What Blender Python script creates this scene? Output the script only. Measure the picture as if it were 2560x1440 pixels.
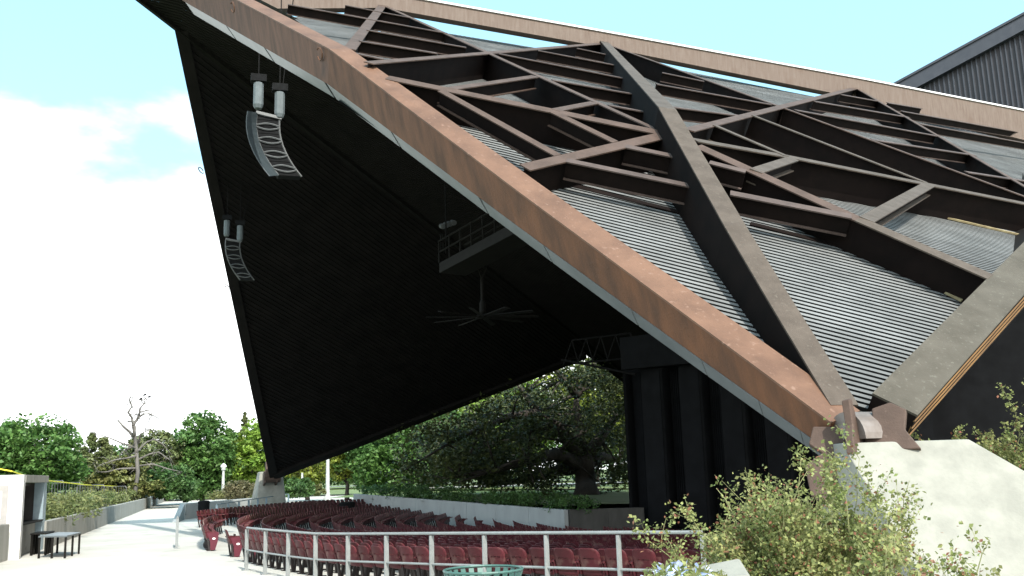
import bpy, bmesh, math, random
import numpy as np
from mathutils import Vector
# ------------------------------------------------------------------ clear
for o in list(bpy.data.objects): bpy.data.objects.remove(o, do_unlink=True)
scn = bpy.context.scene
COL = scn.collection
R = math.radians

# ------------------------------------------------------------------ camera
FPX, PITCH, ROLL = 2400.0, math.atan(460/2400), R(1.8)
CAM = np.array([0.0, 0.0, 2.3])
FW = np.array([0, math.cos(PITCH), math.sin(PITCH)])
UP0 = np.array([0, -math.sin(PITCH), math.cos(PITCH)]); RT0 = np.array([1.0, 0, 0])
UPV = UP0*math.cos(ROLL) + RT0*math.sin(ROLL); RTV = RT0*math.cos(ROLL) - UP0*math.sin(ROLL)
cd = bpy.data.cameras.new('camera'); cam = bpy.data.objects.new('camera', cd); COL.objects.link(cam)
cd.sensor_width = 36; cd.lens = 36*FPX/2560; cd.clip_end = 3000; cd.clip_start = .1
from mathutils import Matrix
cam.matrix_world = Matrix(((RTV[0], UPV[0], -FW[0], CAM[0]), (RTV[1], UPV[1], -FW[1], CAM[1]), (RTV[2], UPV[2], -FW[2], CAM[2]), (0, 0, 0, 1)))
scn.camera = cam
# ------------------------------------------------------------------ sky, sun, exposure
SUN_AZ, SUN_EL = R(156), R(42)
w = bpy.data.worlds.new('World'); scn.world = w; w.use_nodes = True
nt = w.node_tree; N = nt.nodes; L = nt.links
for n in list(N): N.remove(n)
out = N.new('ShaderNodeOutputWorld'); bg = N.new('ShaderNodeBackground'); L.new(bg.outputs[0], out.inputs[0])
sky = N.new('ShaderNodeTexSky'); sky.sky_type = 'NISHITA'; sky.sun_disc = False
sky.sun_elevation = SUN_EL; sky.sun_rotation = SUN_AZ; sky.air_density = 1.0; sky.dust_density = 3.5; sky.ozone_density = .6
bg.inputs[1].default_value = .15
tc = N.new('ShaderNodeTexCoord'); sep = N.new('ShaderNodeSeparateXYZ'); L.new(tc.outputs['Generated'], sep.inputs[0])
mp = N.new('ShaderNodeMapping'); mp.inputs['Scale'].default_value = (1.0, 1.0, 2.1); mp.inputs['Location'].default_value = (3.1, 1.7, .35); L.new(tc.outputs['Generated'], mp.inputs[0])
nz = N.new('ShaderNodeTexNoise'); nz.inputs['Scale'].default_value = 3.2; nz.inputs['Detail'].default_value = 7; nz.inputs['Roughness'].default_value = .52; L.new(mp.outputs[0], nz.inputs[0])
# cumulus bank low in the sky all round, thinning upwards
mr = N.new('ShaderNodeMapRange'); mr.inputs[1].default_value = .24; mr.inputs[2].default_value = .44; mr.inputs[3].default_value = .30; mr.inputs[4].default_value = -.30; L.new(sep.outputs[2], mr.inputs[0])
ad = N.new('ShaderNodeMath'); ad.operation = 'ADD'; L.new(nz.outputs[0], ad.inputs[0]); L.new(mr.outputs[0], ad.inputs[1])
cr = N.new('ShaderNodeMapRange'); cr.interpolation_type = 'SMOOTHSTEP'; cr.inputs[1].default_value = .44; cr.inputs[2].default_value = .62; L.new(ad.outputs[0], cr.inputs[0])
mx = N.new('ShaderNodeMix'); mx.data_type = 'RGBA'; L.new(cr.outputs[0], mx.inputs[0]); hz_ = N.new('ShaderNodeMix'); hz_.data_type = 'RGBA'; hz_.inputs[0].default_value = .34; L.new(sky.outputs[0], hz_.inputs[6]); hz_.inputs[7].default_value = (3.3, 7.2, 8.4, 1); L.new(hz_.outputs[2], mx.inputs[6]); mx.inputs[7].default_value = (8.2, 8.5, 8.6, 1)
L.new(mx.outputs[2], bg.inputs[0])
sd = bpy.data.lights.new('sun', 'SUN'); sd.energy = 3.2; sd.angle = R(.53); sd.color = (1, .955, .88)
sun = bpy.data.objects.new('sun', sd); COL.objects.link(sun)
SUNV = Vector((math.sin(SUN_AZ)*math.cos(SUN_EL), math.cos(SUN_AZ)*math.cos(SUN_EL), math.sin(SUN_EL)))
sun.rotation_euler = SUNV.to_track_quat('Z', 'Y').to_euler(); sun.location = (20, -30, 40)
vs = scn.view_settings; vs.view_transform = 'Standard'; vs.look = 'None'; vs.exposure = 1.0; vs.gamma = 1; vs.use_curve_mapping = False
scn.render.engine = 'CYCLES'
scn.render.resolution_x, scn.render.resolution_y = 1024, 576

# ------------------------------------------------------------------ helpers: geometry
rng = random.Random(7)
def V3(*a): return np.array(a, float)
def unit(a): return a/np.linalg.norm(a)
def ray(x, y): return unit(FW + RTV*(x-1280)/FPX + UPV*(720-y)/FPX)
def at(x, y, t):
    d = ray(x, y); return CAM + d*t/math.hypot(d[0], d[1])
def onpl(x, y, pl):
    d = ray(x, y); return CAM + d*((pl[0]-CAM) @ pl[1])/(d @ pl[1])
def onz(x, y, z=0.0): return onpl(x, y, (V3(0, 0, z), V3(0, 0, 1)))
def proj(p):
    q = np.asarray(p)-CAM; z = q @ FW
    return 1280+FPX*(q @ RTV)/z, 720-FPX*(q @ UPV)/z, z
def plane3(a, b, c):
    n = unit(np.cross(b-a, c-a))
    return (a, n if n @ (CAM-a) > 0 else -n)

class MB:
    def __init__(s): s.v = []; s.f = []; s.mi = []
    def add(s, vs, fs, mi=0):
        k = len(s.v); s.v += [tuple(map(float, p)) for p in vs]
        for f in fs: s.f.append(tuple(i+k for i in f)); s.mi.append(mi)
    def hexa(s, b, mi=0):   # 8 corners: 0-3 bottom loop, 4-7 top loop
        s.add(b, [(0, 3, 2, 1), (4, 5, 6, 7), (0, 1, 5, 4), (1, 2, 6, 5), (2, 3, 7, 6), (3, 0, 4, 7)], mi)
    def box(s, c, sx, sy, sz, rz=0, mi=0):
        ca, sa = math.cos(rz), math.sin(rz); b = []
        for dz in (-.5, .5):
            for dx, dy in ((-.5, -.5), (.5, -.5), (.5, .5), (-.5, .5)):
                x, y = dx*sx, dy*sy; b.append((c[0]+x*ca-y*sa, c[1]+x*sa+y*ca, c[2]+dz*sz))
        s.hexa(b, mi)
    def bar(s, a, b, w, h, up=(0, 0, 1), mi=0, w2=None, h2=None):
        a, b = np.array(a, float), np.array(b, float); d = unit(b-a); up = np.array(up, float)
        x = np.cross(d, up); x = unit(x) if np.linalg.norm(x) > 1e-6 else unit(np.cross(d, (1, 0, .1))); y = np.cross(x, d)
        w2 = w if w2 is None else w2; h2 = h if h2 is None else h2
        q = [a-x*w/2-y*h/2, a+x*w/2-y*h/2, a+x*w/2+y*h/2, a-x*w/2+y*h/2, b-x*w2/2-y*h2/2, b+x*w2/2-y*h2/2, b+x*w2/2+y*h2/2, b-x*w2/2+y*h2/2]
        s.hexa(q, mi)
    def tube(s, pts, rad, n=6, mi=0, cap=True):
        pts = [np.array(p, float) for p in pts]; k = len(s.v); m = len(pts)
        rad = rad if hasattr(rad, '__len__') else [rad]*m
        prev = None
        for i, p in enumerate(pts):
            d = unit(pts[min(i+1, m-1)]-pts[max(i-1, 0)]+1e-9)
            if prev is None:
                x = np.cross(d, (0, 0, 1)) if abs(d[2]) < .95 else np.cross(d, (1, 0, 0))
            else: x = prev - d*(prev @ d)
            x = unit(x); prev = x; y = np.cross(d, x)
            for j in range(n):
                t = 2*math.pi*j/n; q = p+(x*math.cos(t)+y*math.sin(t))*rad[i]; s.v.append(tuple(q))
        for i in range(m-1):
            for j in range(n):
                s.f.append((k+i*n+j, k+i*n+(j+1) % n, k+(i+1)*n+(j+1) % n, k+(i+1)*n+j)); s.mi.append(mi)
        if cap:
            s.f.append(tuple(k+j for j in reversed(range(n)))); s.mi.append(mi)
            s.f.append(tuple(k+(m-1)*n+j for j in range(n))); s.mi.append(mi)
    def lathe(s, prof, c=(0, 0, 0), n=20, mi=0, closed=False):
        k = len(s.v)
        for r_, z in prof:
            for j in range(n):
                t = 2*math.pi*j/n; s.v.append((c[0]+r_*math.cos(t), c[1]+r_*math.sin(t), c[2]+z))
        for i in range(len(prof)-1):
            for j in range(n):
                s.f.append((k+i*n+j, k+i*n+(j+1) % n, k+(i+1)*n+(j+1) % n, k+(i+1)*n+j)); s.mi.append(mi)
        if closed:
            s.f.append(tuple(k+j for j in reversed(range(n)))); s.mi.append(mi)
            s.f.append(tuple(k+(len(prof)-1)*n+j for j in range(n))); s.mi.append(mi)
    def mesh(s, name, mats, smooth=False):
        me = bpy.data.meshes.new(name); me.from_pydata(s.v, [], s.f)
        for m in (mats if isinstance(mats, (list, tuple)) else [mats]): me.materials.append(m)
        if any(s.mi): me.polygons.foreach_set('material_index', s.mi)
        if smooth: me.polygons.foreach_set('use_smooth', [True]*len(me.polygons))
        me.update(); return me
    def build(s, name, mats, parent=None, smooth=False, bevel=0):
        o = bpy.data.objects.new(name, s.mesh(name, mats, smooth)); COL.objects.link(o)
        if parent is not None: o.parent = parent
        if bevel:
            b = o.modifiers.new('bevel', 'BEVEL'); b.width = bevel; b.segments = 2; b.limit_method = 'ANGLE'
        return o
def tag(o, label=None, cat=None, group=None, kind=None):
    if label: o['label'] = label
    if cat: o['category'] = cat
    if group: o['group'] = group
    if kind: o['kind'] = kind
    return o
def empty(name, label, cat, loc=(0, 0, 0), rz=0, group=None):
    o = bpy.data.objects.new(name, None); COL.objects.link(o); o.location = loc; o.rotation_euler = (0, 0, rz); o.empty_display_size = .2
    return tag(o, label, cat, group)
def child(mesh, name, parent, loc=(0, 0, 0), rot=(0, 0, 0)):
    o = bpy.data.objects.new(name, mesh); COL.objects.link(o); o.parent = parent; o.location = loc; o.rotation_euler = rot; return o

# ------------------------------------------------------------------ helpers: materials
def mat(name, c1, c2=None, rough=.7, metal=0, scale=3.0, stretch=(1, 1, 1), bump=0, bscale=20, spots=None, detail=6, ramp=(.35, .65), coord='Object', spec=.4, rvar=0):
    m = bpy.data.materials.new(name); m.use_nodes = True; nt = m.node_tree; N, L = nt.nodes, nt.links
    b = N['Principled BSDF']; b.inputs['Roughness'].default_value = rough; b.inputs['Metallic'].default_value = metal; b.inputs['Specular IOR Level'].default_value = spec
    b.inputs['Base Color'].default_value = (*c1, 1)
    tc = N.new('ShaderNodeTexCoord'); mp = N.new('ShaderNodeMapping'); mp.inputs['Scale'].default_value = stretch; L.new(tc.outputs[coord], mp.inputs[0])
    if c2 is not None:
        n = N.new('ShaderNodeTexNoise'); n.inputs['Scale'].default_value = scale; n.inputs['Detail'].default_value = detail; n.inputs['Roughness'].default_value = .6; L.new(mp.outputs[0], n.inputs[0])
        r = N.new('ShaderNodeMapRange'); r.inputs[1].default_value = ramp[0]; r.inputs[2].default_value = ramp[1]; L.new(n.outputs[0], r.inputs[0])
        x = N.new('ShaderNodeMix'); x.data_type = 'RGBA'; x.inputs[6].default_value = (*c1, 1); x.inputs[7].default_value = (*c2, 1); L.new(r.outputs[0], x.inputs[0]); last = x.outputs[2]
        if spots:
            n2 = N.new('ShaderNodeTexNoise'); n2.inputs['Scale'].default_value = spots[1]; n2.inputs['Detail'].default_value = 4; L.new(tc.outputs[coord], n2.inputs[0])
            r2 = N.new('ShaderNodeMapRange'); r2.inputs[1].default_value = spots[2]; r2.inputs[2].default_value = spots[2]+.12; L.new(n2.outputs[0], r2.inputs[0])
            x2 = N.new('ShaderNodeMix'); x2.data_type = 'RGBA'; L.new(r2.outputs[0], x2.inputs[0]); L.new(last, x2.inputs[6]); x2.inputs[7].default_value = (*spots[0], 1); last = x2.outputs[2]
        L.new(last, b.inputs['Base Color'])
        if rvar:
            rr = N.new('ShaderNodeMapRange'); rr.inputs[3].default_value = max(0, rough-rvar); rr.inputs[4].default_value = min(1, rough+rvar); L.new(n.outputs[0], rr.inputs[0]); L.new(rr.outputs[0], b.inputs['Roughness'])
    if bump:
        n3 = N.new('ShaderNodeTexNoise'); n3.inputs['Scale'].default_value = bscale; n3.inputs['Detail'].default_value = 5; L.new(tc.outputs[coord], n3.inputs[0])
        bp = N.new('ShaderNodeBump'); bp.inputs['Strength'].default_value = bump; bp.inputs['Distance'].default_value = .02; L.new(n3.outputs[0], bp.inputs['Height']); L.new(bp.outputs[0], b.inputs['Normal'])
    return m
def leafmat(name, c1, c2, scale=.9, trans=.35):
    m = bpy.data.materials.new(name); m.use_nodes = True; nt = m.node_tree; N, L = nt.nodes, nt.links
    for n in list(N): N.remove(n)
    o = N.new('ShaderNodeOutputMaterial'); d = N.new('ShaderNodeBsdfPrincipled'); t = N.new('ShaderNodeBsdfTranslucent'); mxs = N.new('ShaderNodeMixShader'); mxs.inputs[0].default_value = trans
    d.inputs['Roughness'].default_value = .5; d.inputs['Specular IOR Level'].default_value = .35
    tc = N.new('ShaderNodeTexCoord'); n = N.new('ShaderNodeTexNoise'); n.inputs['Scale'].default_value = scale; n.inputs['Detail'].default_value = 5; L.new(tc.outputs['Object'], n.inputs[0])
    r = N.new('ShaderNodeMapRange'); r.inputs[1].default_value = .32; r.inputs[2].default_value = .68; L.new(n.outputs[0], r.inputs[0])
    x = N.new('ShaderNodeMix'); x.data_type = 'RGBA'; x.inputs[6].default_value = (*c1, 1); x.inputs[7].default_value = (*c2, 1); L.new(r.outputs[0], x.inputs[0])
    g = N.new('ShaderNodeNewGeometry'); h = N.new('ShaderNodeHueSaturation'); rr = N.new('ShaderNodeMapRange'); rr.inputs[3].default_value = .65; rr.inputs[4].default_value = 1.4
    L.new(g.outputs['Random Per Island'], rr.inputs[0]); L.new(rr.outputs[0], h.inputs['Value']); L.new(x.outputs[2], h.inputs['Color'])
    L.new(h.outputs[0], d.inputs['Base Color']); L.new(h.outputs[0], t.inputs[0]); L.new(d.outputs[0], mxs.inputs[1]); L.new(t.outputs[0], mxs.inputs[2]); L.new(mxs.outputs[0], o.inputs[0])
    return m
M = {}
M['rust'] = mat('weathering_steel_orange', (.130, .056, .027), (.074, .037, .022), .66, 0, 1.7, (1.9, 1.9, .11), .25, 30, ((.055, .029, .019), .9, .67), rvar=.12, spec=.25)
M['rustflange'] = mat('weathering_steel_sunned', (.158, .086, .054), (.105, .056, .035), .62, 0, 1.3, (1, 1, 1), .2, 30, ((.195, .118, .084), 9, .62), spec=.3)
M['rustpale'] = mat('weathering_steel_streaked', (.105, .073, .056), (.155, .122, .101), .75, 0, 1.0, (9, 9, 1.3), .2, 30, ((.105, .07, .052), .6, .62), detail=10, ramp=(.3, .75))
M['steel'] = mat('weathering_steel_brown', (.088, .058, .045), (.06, .04, .031), .65, 0, 2.2, (1, 1, 1), .25, 40, ((.105, .074, .058), 14, .63), rvar=.12, spec=.25)
M['steelgrey'] = mat('weathering_steel_grey', (.088, .069, .054), (.062, .048, .037), .65, 0, 2.5, (1, 1, 1), .3, 45, ((.108, .09, .072), 16, .6), rvar=.12, spec=.25)
M['olive'] = mat('weathering_steel_olive', (.086, .075, .058), (.06, .052, .039), .65, 0, 1.6, (1, 1, 1), .3, 45, ((.115, .107, .086), 16, .6), rvar=.12, spec=.25)
M['purlin'] = mat('weathering_steel_dark', (.095, .07, .061), (.06, .044, .038), .65, 0, 2.0, (1, 1, 1), .2, 40, spec=.25)
M['web'] = mat('shade_dark_steel', (.0125, .0085, .0075), (.008, .006, .0056), .8, 0, 2.0, (1, 1, 1), .15, 40, spec=.08)  # shade below the flanges is put into this near-black colour
M['flash'] = mat('pale_flashing', (.36, .31, .18), (.22, .17, .09), .6, 0, 3)
M['closure'] = mat('grey_closure_panel', (.155, .175, .185), (.12, .138, .146), .42, .15, 1.2, (1, 1, 1), .05, 20)
M['deck'] = mat('grey_metal_deck', (.18, .188, .188), (.13, .136, .135), .75, 0, 1.1, (1, 1, 1), .05, 60, ((.23, .235, .23), 14, .68), spec=.08)
M['valley'] = mat('shade_dark_valley', (.048, .05, .05), (.03, .032, .032), .8, 0, 3, spec=.15)  # shade inside the grooves is painted in as a darker tone
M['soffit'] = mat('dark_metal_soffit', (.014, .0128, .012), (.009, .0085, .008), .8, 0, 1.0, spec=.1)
M['concrete'] = mat('concrete_plaza', (.50, .495, .455), (.43, .42, .375), .85, 0, .35, (1, 1, 1), .15, 12, ((.33, .315, .27), .9, .61))
M['seatfloor'] = mat('concrete_seating_floor', (.36, .355, .33), (.3, .295, .28), .85, 0, .5, (1, 1, 1), .1, 12)
M['pier'] = mat('weathered_concrete_pier', (.27, .268, .232), (.205, .205, .178), .9, 0, 2.6, (1, 1, 1), .3, 16, ((.16, .16, .138), 2.2, .66))
M['wallconc'] = mat('stained_concrete_wall', (.30, .297, .27), (.24, .237, .212), .88, 0, 1.2, (1.5, 1.5, .25), .3, 14, ((.18, .172, .15), 2.1, .62))
M['whitewall'] = mat('white_painted_block', (.6, .6, .58), (.55, .54, .52), .7, 0, 2, (1, 1, 1), .08, 30)
M['rail'] = mat('grey_painted_rail', (.24, .258, .256), (.20, .216, .214), .5, .1, 6)
M['railblue'] = mat('blue_grey_painted_rail', (.15, .21, .24), (.12, .17, .2), .5, .1, 6)
M['seat'] = mat('maroon_seat_plastic', (.080, .0165, .021), (.060, .013, .0165), .42, 0, 5, (1, 1, 1), .03, 60, ((.125, .06, .053), 3.5, .52), spec=.15)
m_ = M['deck']; nt_ = m_.node_tree; b_ = nt_.nodes['Principled BSDF']; src = b_.inputs['Base Color'].links[0].from_socket
oi = nt_.nodes.new('ShaderNodeObjectInfo'); hs = nt_.nodes.new('ShaderNodeHueSaturation'); r1 = nt_.nodes.new('ShaderNodeMapRange'); r1.inputs[3].default_value = .8; r1.inputs[4].default_value = 1.12
nt_.links.new(oi.outputs['Random'], r1.inputs[0]); nt_.links.new(r1.outputs[0], hs.inputs['Value']); nt_.links.new(src, hs.inputs['Color']); nt_.links.new(hs.outputs[0], b_.inputs['Base Color'])
m_ = M['seat']; nt_ = m_.node_tree; b_ = nt_.nodes['Principled BSDF']; src = b_.inputs['Base Color'].links[0].from_socket
oi = nt_.nodes.new('ShaderNodeObjectInfo'); hs = nt_.nodes.new('ShaderNodeHueSaturation'); r1 = nt_.nodes.new('ShaderNodeMapRange'); r1.inputs[3].default_value = .72; r1.inputs[4].default_value = 1.25
nt_.links.new(oi.outputs['Random'], r1.inputs[0]); nt_.links.new(r1.outputs[0], hs.inputs['Value']); nt_.links.new(src, hs.inputs['Color']); nt_.links.new(hs.outputs[0], b_.inputs['Base Color'])
M['seatmetal'] = mat('black_seat_metal', (.02, .018, .018), (.03, .022, .022), .5, .2, 9)
M['seatside'] = mat('maroon_seat_endpanel', (.10, .016, .028), (.08, .013, .022), .4, 0, 5)
M['emblem'] = mat('white_emblem', (.8, .79, .76), None, .5)
M['black'] = mat('black_plastic', (.010, .0105, .011), (.014, .015, .016), .8, 0, 8, spec=.05)
M['blackmetal'] = mat('black_cable', (.009, .009, .009), None, .7, spec=.1)
M['spk'] = mat('speaker_grey_blue', (.06, .08, .09), (.045, .06, .066), .5, .1, 3)
M['alu'] = mat('light_metal', (.12, .128, .13), (.085, .09, .093), .45, .2, 6)
M['canvas'] = mat('pale_chain_bag', (.12, .145, .155), (.09, .11, .118), .6, 0, 5)
M['dim'] = mat('dim_olive_steel', (.010, .0095, .008), (.006, .0055, .0045), .7, 0, 4, spec=.15)
M['lawn'] = mat('lawn_grass', (.075, .12, .03), (.12, .16, .05), .9, 0, .6, (1, 1, 1), .3, 8, ((.17, .17, .08), .35, .6))
M['soil'] = mat('planting_soil', (.09, .075, .05), (.05, .045, .03), .95, 0, 2, (1, 1, 1), .4, 10)
M['bark'] = mat('oak_bark', (.055, .045, .036), (.03, .025, .02), .9, 0, 3, (1, 1, .3), .6, 14)
M['deadwood'] = mat('bleached_dead_wood', (.17, .16, .145), (.09, .085, .078), .9, 0, 2, (1, 1, .3), .3, 14)
M['basket'] = mat('green_powder_coat', (.06, .135, .115), (.045, .105, .09), .45, .05, 6)
M['stem'] = mat('rose_stem', (.26, .27, .12), (.16, .165, .07), .7, 0, 8)
M['darkwall'] = mat('dark_ribbed_metal', (.0095, .0105, .012), (.006, .0066, .0075), .8, 0, 1.5, spec=.1)
M['towerwall'] = mat('charcoal_metal_cladding', (.036, .033, .037), (.026, .028, .033), .5, .1, 1.2)
M['towertrim'] = mat('charcoal_trim', (.045, .05, .06), (.035, .04, .05), .4, .2, 2)
M['silver'] = mat('worn_hinge_steel', (.21, .185, .17), (.14, .115, .10), .5, .2, 4)
M['tape'] = mat('yellow_tape', (.75, .72, .06), None, .5)
M['blue'] = mat('blue_tarpaulin', (.05, .12, .35), (.04, .10, .28), .5, 0, 4)
M['gate'] = mat('pale_blue_metal', (.30, .38, .42), (.24, .31, .35), .5, .1, 4)
M['glassdark'] = mat('dark_glass', (.02, .022, .024), None, .08, 0, spec=.6)
M['niche'] = mat('dark_booth_interior', (.05, .045, .042), (.035, .03, .03), .7, 0, 4)
M['globe'] = mat('white_lamp_glass', (.82, .82, .8), None, .35)
M['post'] = mat('pale_grey_post', (.42, .44, .43), (.36, .38, .37), .55, 0, 3)
M['white'] = mat('white_sheet', (.8, .8, .8), (.75, .75, .75), .5, 0, 2)
M['road'] = mat('pale_road', (.42, .41, .38), (.36, .35, .33), .9, 0, .5)
M['greysheet'] = mat('grey_frame', (.33, .31, .30), (.28, .27, .26), .5, 0, 4)
G = {}
G['oak'] = leafmat('live_oak_leaf', (.032, .047, .014), (.075, .088, .028), .9, .22)
G['mid'] = leafmat('mid_green_leaf', (.06, .14, .036), (.115, .21, .052), .5)
G['bright'] = leafmat('bright_green_leaf', (.14, .26, .035), (.25, .35, .06), .5)
G['pine'] = leafmat('conifer_needles', (.085, .12, .042), (.155, .175, .07), .5, .15)
G['gold'] = leafmat('ochre_green_needles', (.12, .145, .042), (.19, .185, .06), .6, .2)
G['deep'] = leafmat('deep_green_leaf', (.055, .12, .036), (.10, .18, .052), .5)
G['yellow'] = leafmat('yellow_green_leaf', (.15, .21, .03), (.24, .27, .045), .5)
G['hedge'] = leafmat('hedge_leaf', (.12, .165, .05), (.21, .215, .09), .7)
G['rose'] = leafmat('rose_leaf', (.15, .195, .06), (.27, .275, .105), 2.5)
G['rosered'] = leafmat('reddish_rose_leaf', (.22, .08, .05), (.25, .13, .07), 2.5)
G['petal'] = leafmat('red_rose_petal', (.55, .03, .02), (.6, .10, .06), 3)
G['blueflower'] = leafmat('pale_blue_petal', (.42, .50, .85), (.62, .68, .9), 4)
G['shrub'] = leafmat('brown_green_shrub_leaf', (.11, .11, .05), (.17, .15, .08), 1.2)

# ------------------------------------------------------------------ ground heights
SC = V3(33, 51, 0)                       # centre of the seating arcs
def gz(x, y):
    d = math.hypot(x, y); z = .60*min(1, max(0, 1-(d-5)/17.5))
    rho = math.hypot(x-SC[0], y-SC[1])
    if rho < 46.9: z -= .064*min(46.9-rho, 22)
    return z
def grid(name, xs, ys, zf, m, keep=None):
    b = MB(); nx, ny = len(xs), len(ys)
    b.v = [(x, y, zf(x, y)) for y in ys for x in xs]
    for j in range(ny-1):
        for i in range(nx-1):
            if keep is None or keep((xs[i]+xs[i+1])/2, (ys[j]+ys[j+1])/2):
                b.f.append((j*nx+i, j*nx+i+1, (j+1)*nx+i+1, (j+1)*nx+i)); b.mi.append(0)
    return tag(b.build(name, m, smooth=True), kind='structure')
b = MB(); b.add([(-1500, -600, -2.4), (1500, -600, -2.4), (1500, 2500, -2.4), (-1500, 2500, -2.4)], [(0, 1, 2, 3)])
tag(b.build('ground', M['lawn']), kind='structure')
WL0, WL1 = V3(-17.9, 37.0, 0), V3(-45.6, 126.4, 0)       # left retaining wall
WB0, WB1 = V3(-11.5, 69, 0), V3(2.3, 48, 0)               # wall behind the far ends of the rows
def leftof(x, y, a, b): return (b[0]-a[0])*(y-a[1])-(b[1]-a[1])*(x-a[0])
pave = grid('pavement', [-64+i*1.0 for i in range(130)], [-8+i*1.0 for i in range(140)], gz, M['concrete'], lambda x, y: leftof(x, y, WL0, WL1) < 60)
# raised lawn behind the left wall, and lawn with oak behind the back wall
def zl(x, y):
    return .75+.165*min(6.5, max(0, leftof(x, y, WL0, WL1)/93.6))
grid('lawn', [-160+i*4.0 for i in range(40)], [24+i*4.0 for i in range(60)], zl, M['lawn'], lambda x, y: leftof(x, y, WL0, WL1) > 93.6*4.5 and x < -18)
def zb(x, y): return .85-.022*max(0, (x+11.5))
grid('oak_lawn', [-14+i*2.0 for i in range(60)], [40+i*2.0 for i in range(70)], zb, M['lawn'], lambda x, y: leftof(x, y, WB0, WB1) > 16 and (leftof(x, y, V3(2.4, 49.0, 0), V3(6.6, 52.4, 0)) > 3 if x < 6.0 else leftof(x, y, V3(6, 53.6, 0), V3(19.5, 44.6, 0)) > 3))
b = MB(); b.add([(-9, 92, 1.05), (80, 84, 1.05), (80, 92, 1.05), (-9, 100, 1.05)], [(0, 1, 2, 3)]); tag(b.build('road', M['road']), kind='structure')
b = MB(); b.add([(-140, 134, 1.12), (160, 140, .9), (160, 152, .9), (-140, 146, 1.12)], [(0, 1, 2, 3)]); tag(b.build('far_path', M['road']), kind='structure')
grid('far_lawn', [-220+i*8.0 for i in range(60)], [126+i*8.0 for i in range(20)], lambda x, y: .72 + .012*max(0, y-150), M['lawn'])

# ------------------------------------------------------------------ pavilion roof
Hn, Hf = at(2160, 1075, 15), at(690, 1205, 69)
MID = (Hn+Hf)/2; VV = Hf-Hn; VV[2] = 0; VV = unit(VV); UU = V3(VV[1], -VV[0], 0)
def mir(p): p = np.array(p, float); return p-2*((p-MID) @ VV)*VV
def mird(d): return d-2*(d @ VV)*VV
P0 = at(2165, 1035, 14.6); FA = at(848, 130, 23.8)
DN = [onpl(*px, (MID, VV)) for px in ((957, 12), (1510, 108), (2140, 220), (2560, 300))]
PL2 = plane3(FA, DN[0], DN[1]); FB = onpl(1690, 338, PL2)
PL1 = plane3(P0, FA, FB); N1 = PL1[1]
FC = onpl(2480, 690, PL1)
PL3 = plane3(FB, DN[2], FC); PL4 = plane3(FB, DN[1], DN[2]); PLF = plane3(FA, DN[0], at(560, -25, 37.0))
DK1 = plane3(P0-N1*.42, FA-N1*.95, FB-N1*.95)
def ddepth(p, pl, dk):
    n = pl[1]; return ((p-dk[0]) @ dk[1])/(n @ dk[1])
roof = empty('pavilion', 'huge rust brown steel pavilion roof folded down to two concrete piers', 'pavilion', tuple(Hn))
def rb(mb, name, m, parent=None, **k):
    o = mb.build(name, m, **k); o.parent = parent or roof; o.matrix_parent_inverse = Matrix.Translation(-Vector(Hn)) if parent is None else Matrix.Identity(4); return o
dkA = (DK1[0], DK1[1])
PLD = {1: DK1}
def offpl(pl, d): return (pl[0]-pl[1]*d, pl[1])
PLD[2] = offpl(PL2, .95); PLD[3] = offpl(PL3, .95); PLD[4] = offpl(PL4, .9); PLD[5] = offpl(PLF, .9)
PLO = {1: PL1, 2: PL2, 3: PL3, 4: PL4, 5: PLF}
cnt = [0]
def member(name, px1, px2, pi, wf=.4, deep=True, m='steel', d=None, shallow=.40, label=None):
    """I-beam lying on outer plane pi between two points; its web runs inwards to the deck"""
    cnt[0] += 1; off = .0021*(cnt[0] % 19)
    pi, pj = pi if isinstance(pi, tuple) else (pi, pi)
    pl = PLO[pi]; n = unit(pl[1]+PLO[pj][1])
    a = (onpl(*px1, pl) if len(px1) == 2 else np.array(px1))+n*off; b_ = (onpl(*px2, PLO[pj]) if len(px2) == 2 else np.array(px2))+n*off
    t = unit(b_-a); s = unit(np.cross(n, t))
    da, db = (ddepth(a, PLO[pi], PLD[pi]), ddepth(b_, PLO[pj], PLD[pj])) if deep else (shallow, shallow)
    q = MB(); tf = .03
    q.hexa([a-s*wf/2-n*tf, b_-s*wf/2-n*tf, b_+s*wf/2-n*tf, a+s*wf/2-n*tf, a-s*wf/2, b_-s*wf/2, b_+s*wf/2, a+s*wf/2])
    a2, b2 = a-n*(tf+.001), b_-n*(tf+.001); tw = .02
    ea, eb = a-n*(da+.1), b_-n*(db+.1)
    if not deep: ea, eb = a-n*da, b_-n*db
    q.hexa([ea-s*tw, eb-s*tw, eb+s*tw, ea+s*tw, a2-s*tw, b2-s*tw, b2+s*tw, a2+s*tw], 1)
    if not deep:
        w2 = wf*.85; e1, e2 = ea-n*.001, eb-n*.001
        q.hexa([e1-s*w2/2-n*tf, e2-s*w2/2-n*tf, e2+s*w2/2-n*tf, e1+s*w2/2-n*tf, e1-s*w2/2, e2-s*w2/2, e2+s*w2/2, e1+s*w2/2])
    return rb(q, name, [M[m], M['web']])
def flash(px1, px2, pi, wid=.07):
    pl = PLD[pi]; n = pl[1]; a, b_ = onpl(*px1, pl)+n*.12, onpl(*px2, pl)+n*.12
    q = MB(); q.bar(a, b_, wid, .05, n); rb(q, 'flashing', M['flash'])

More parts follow.
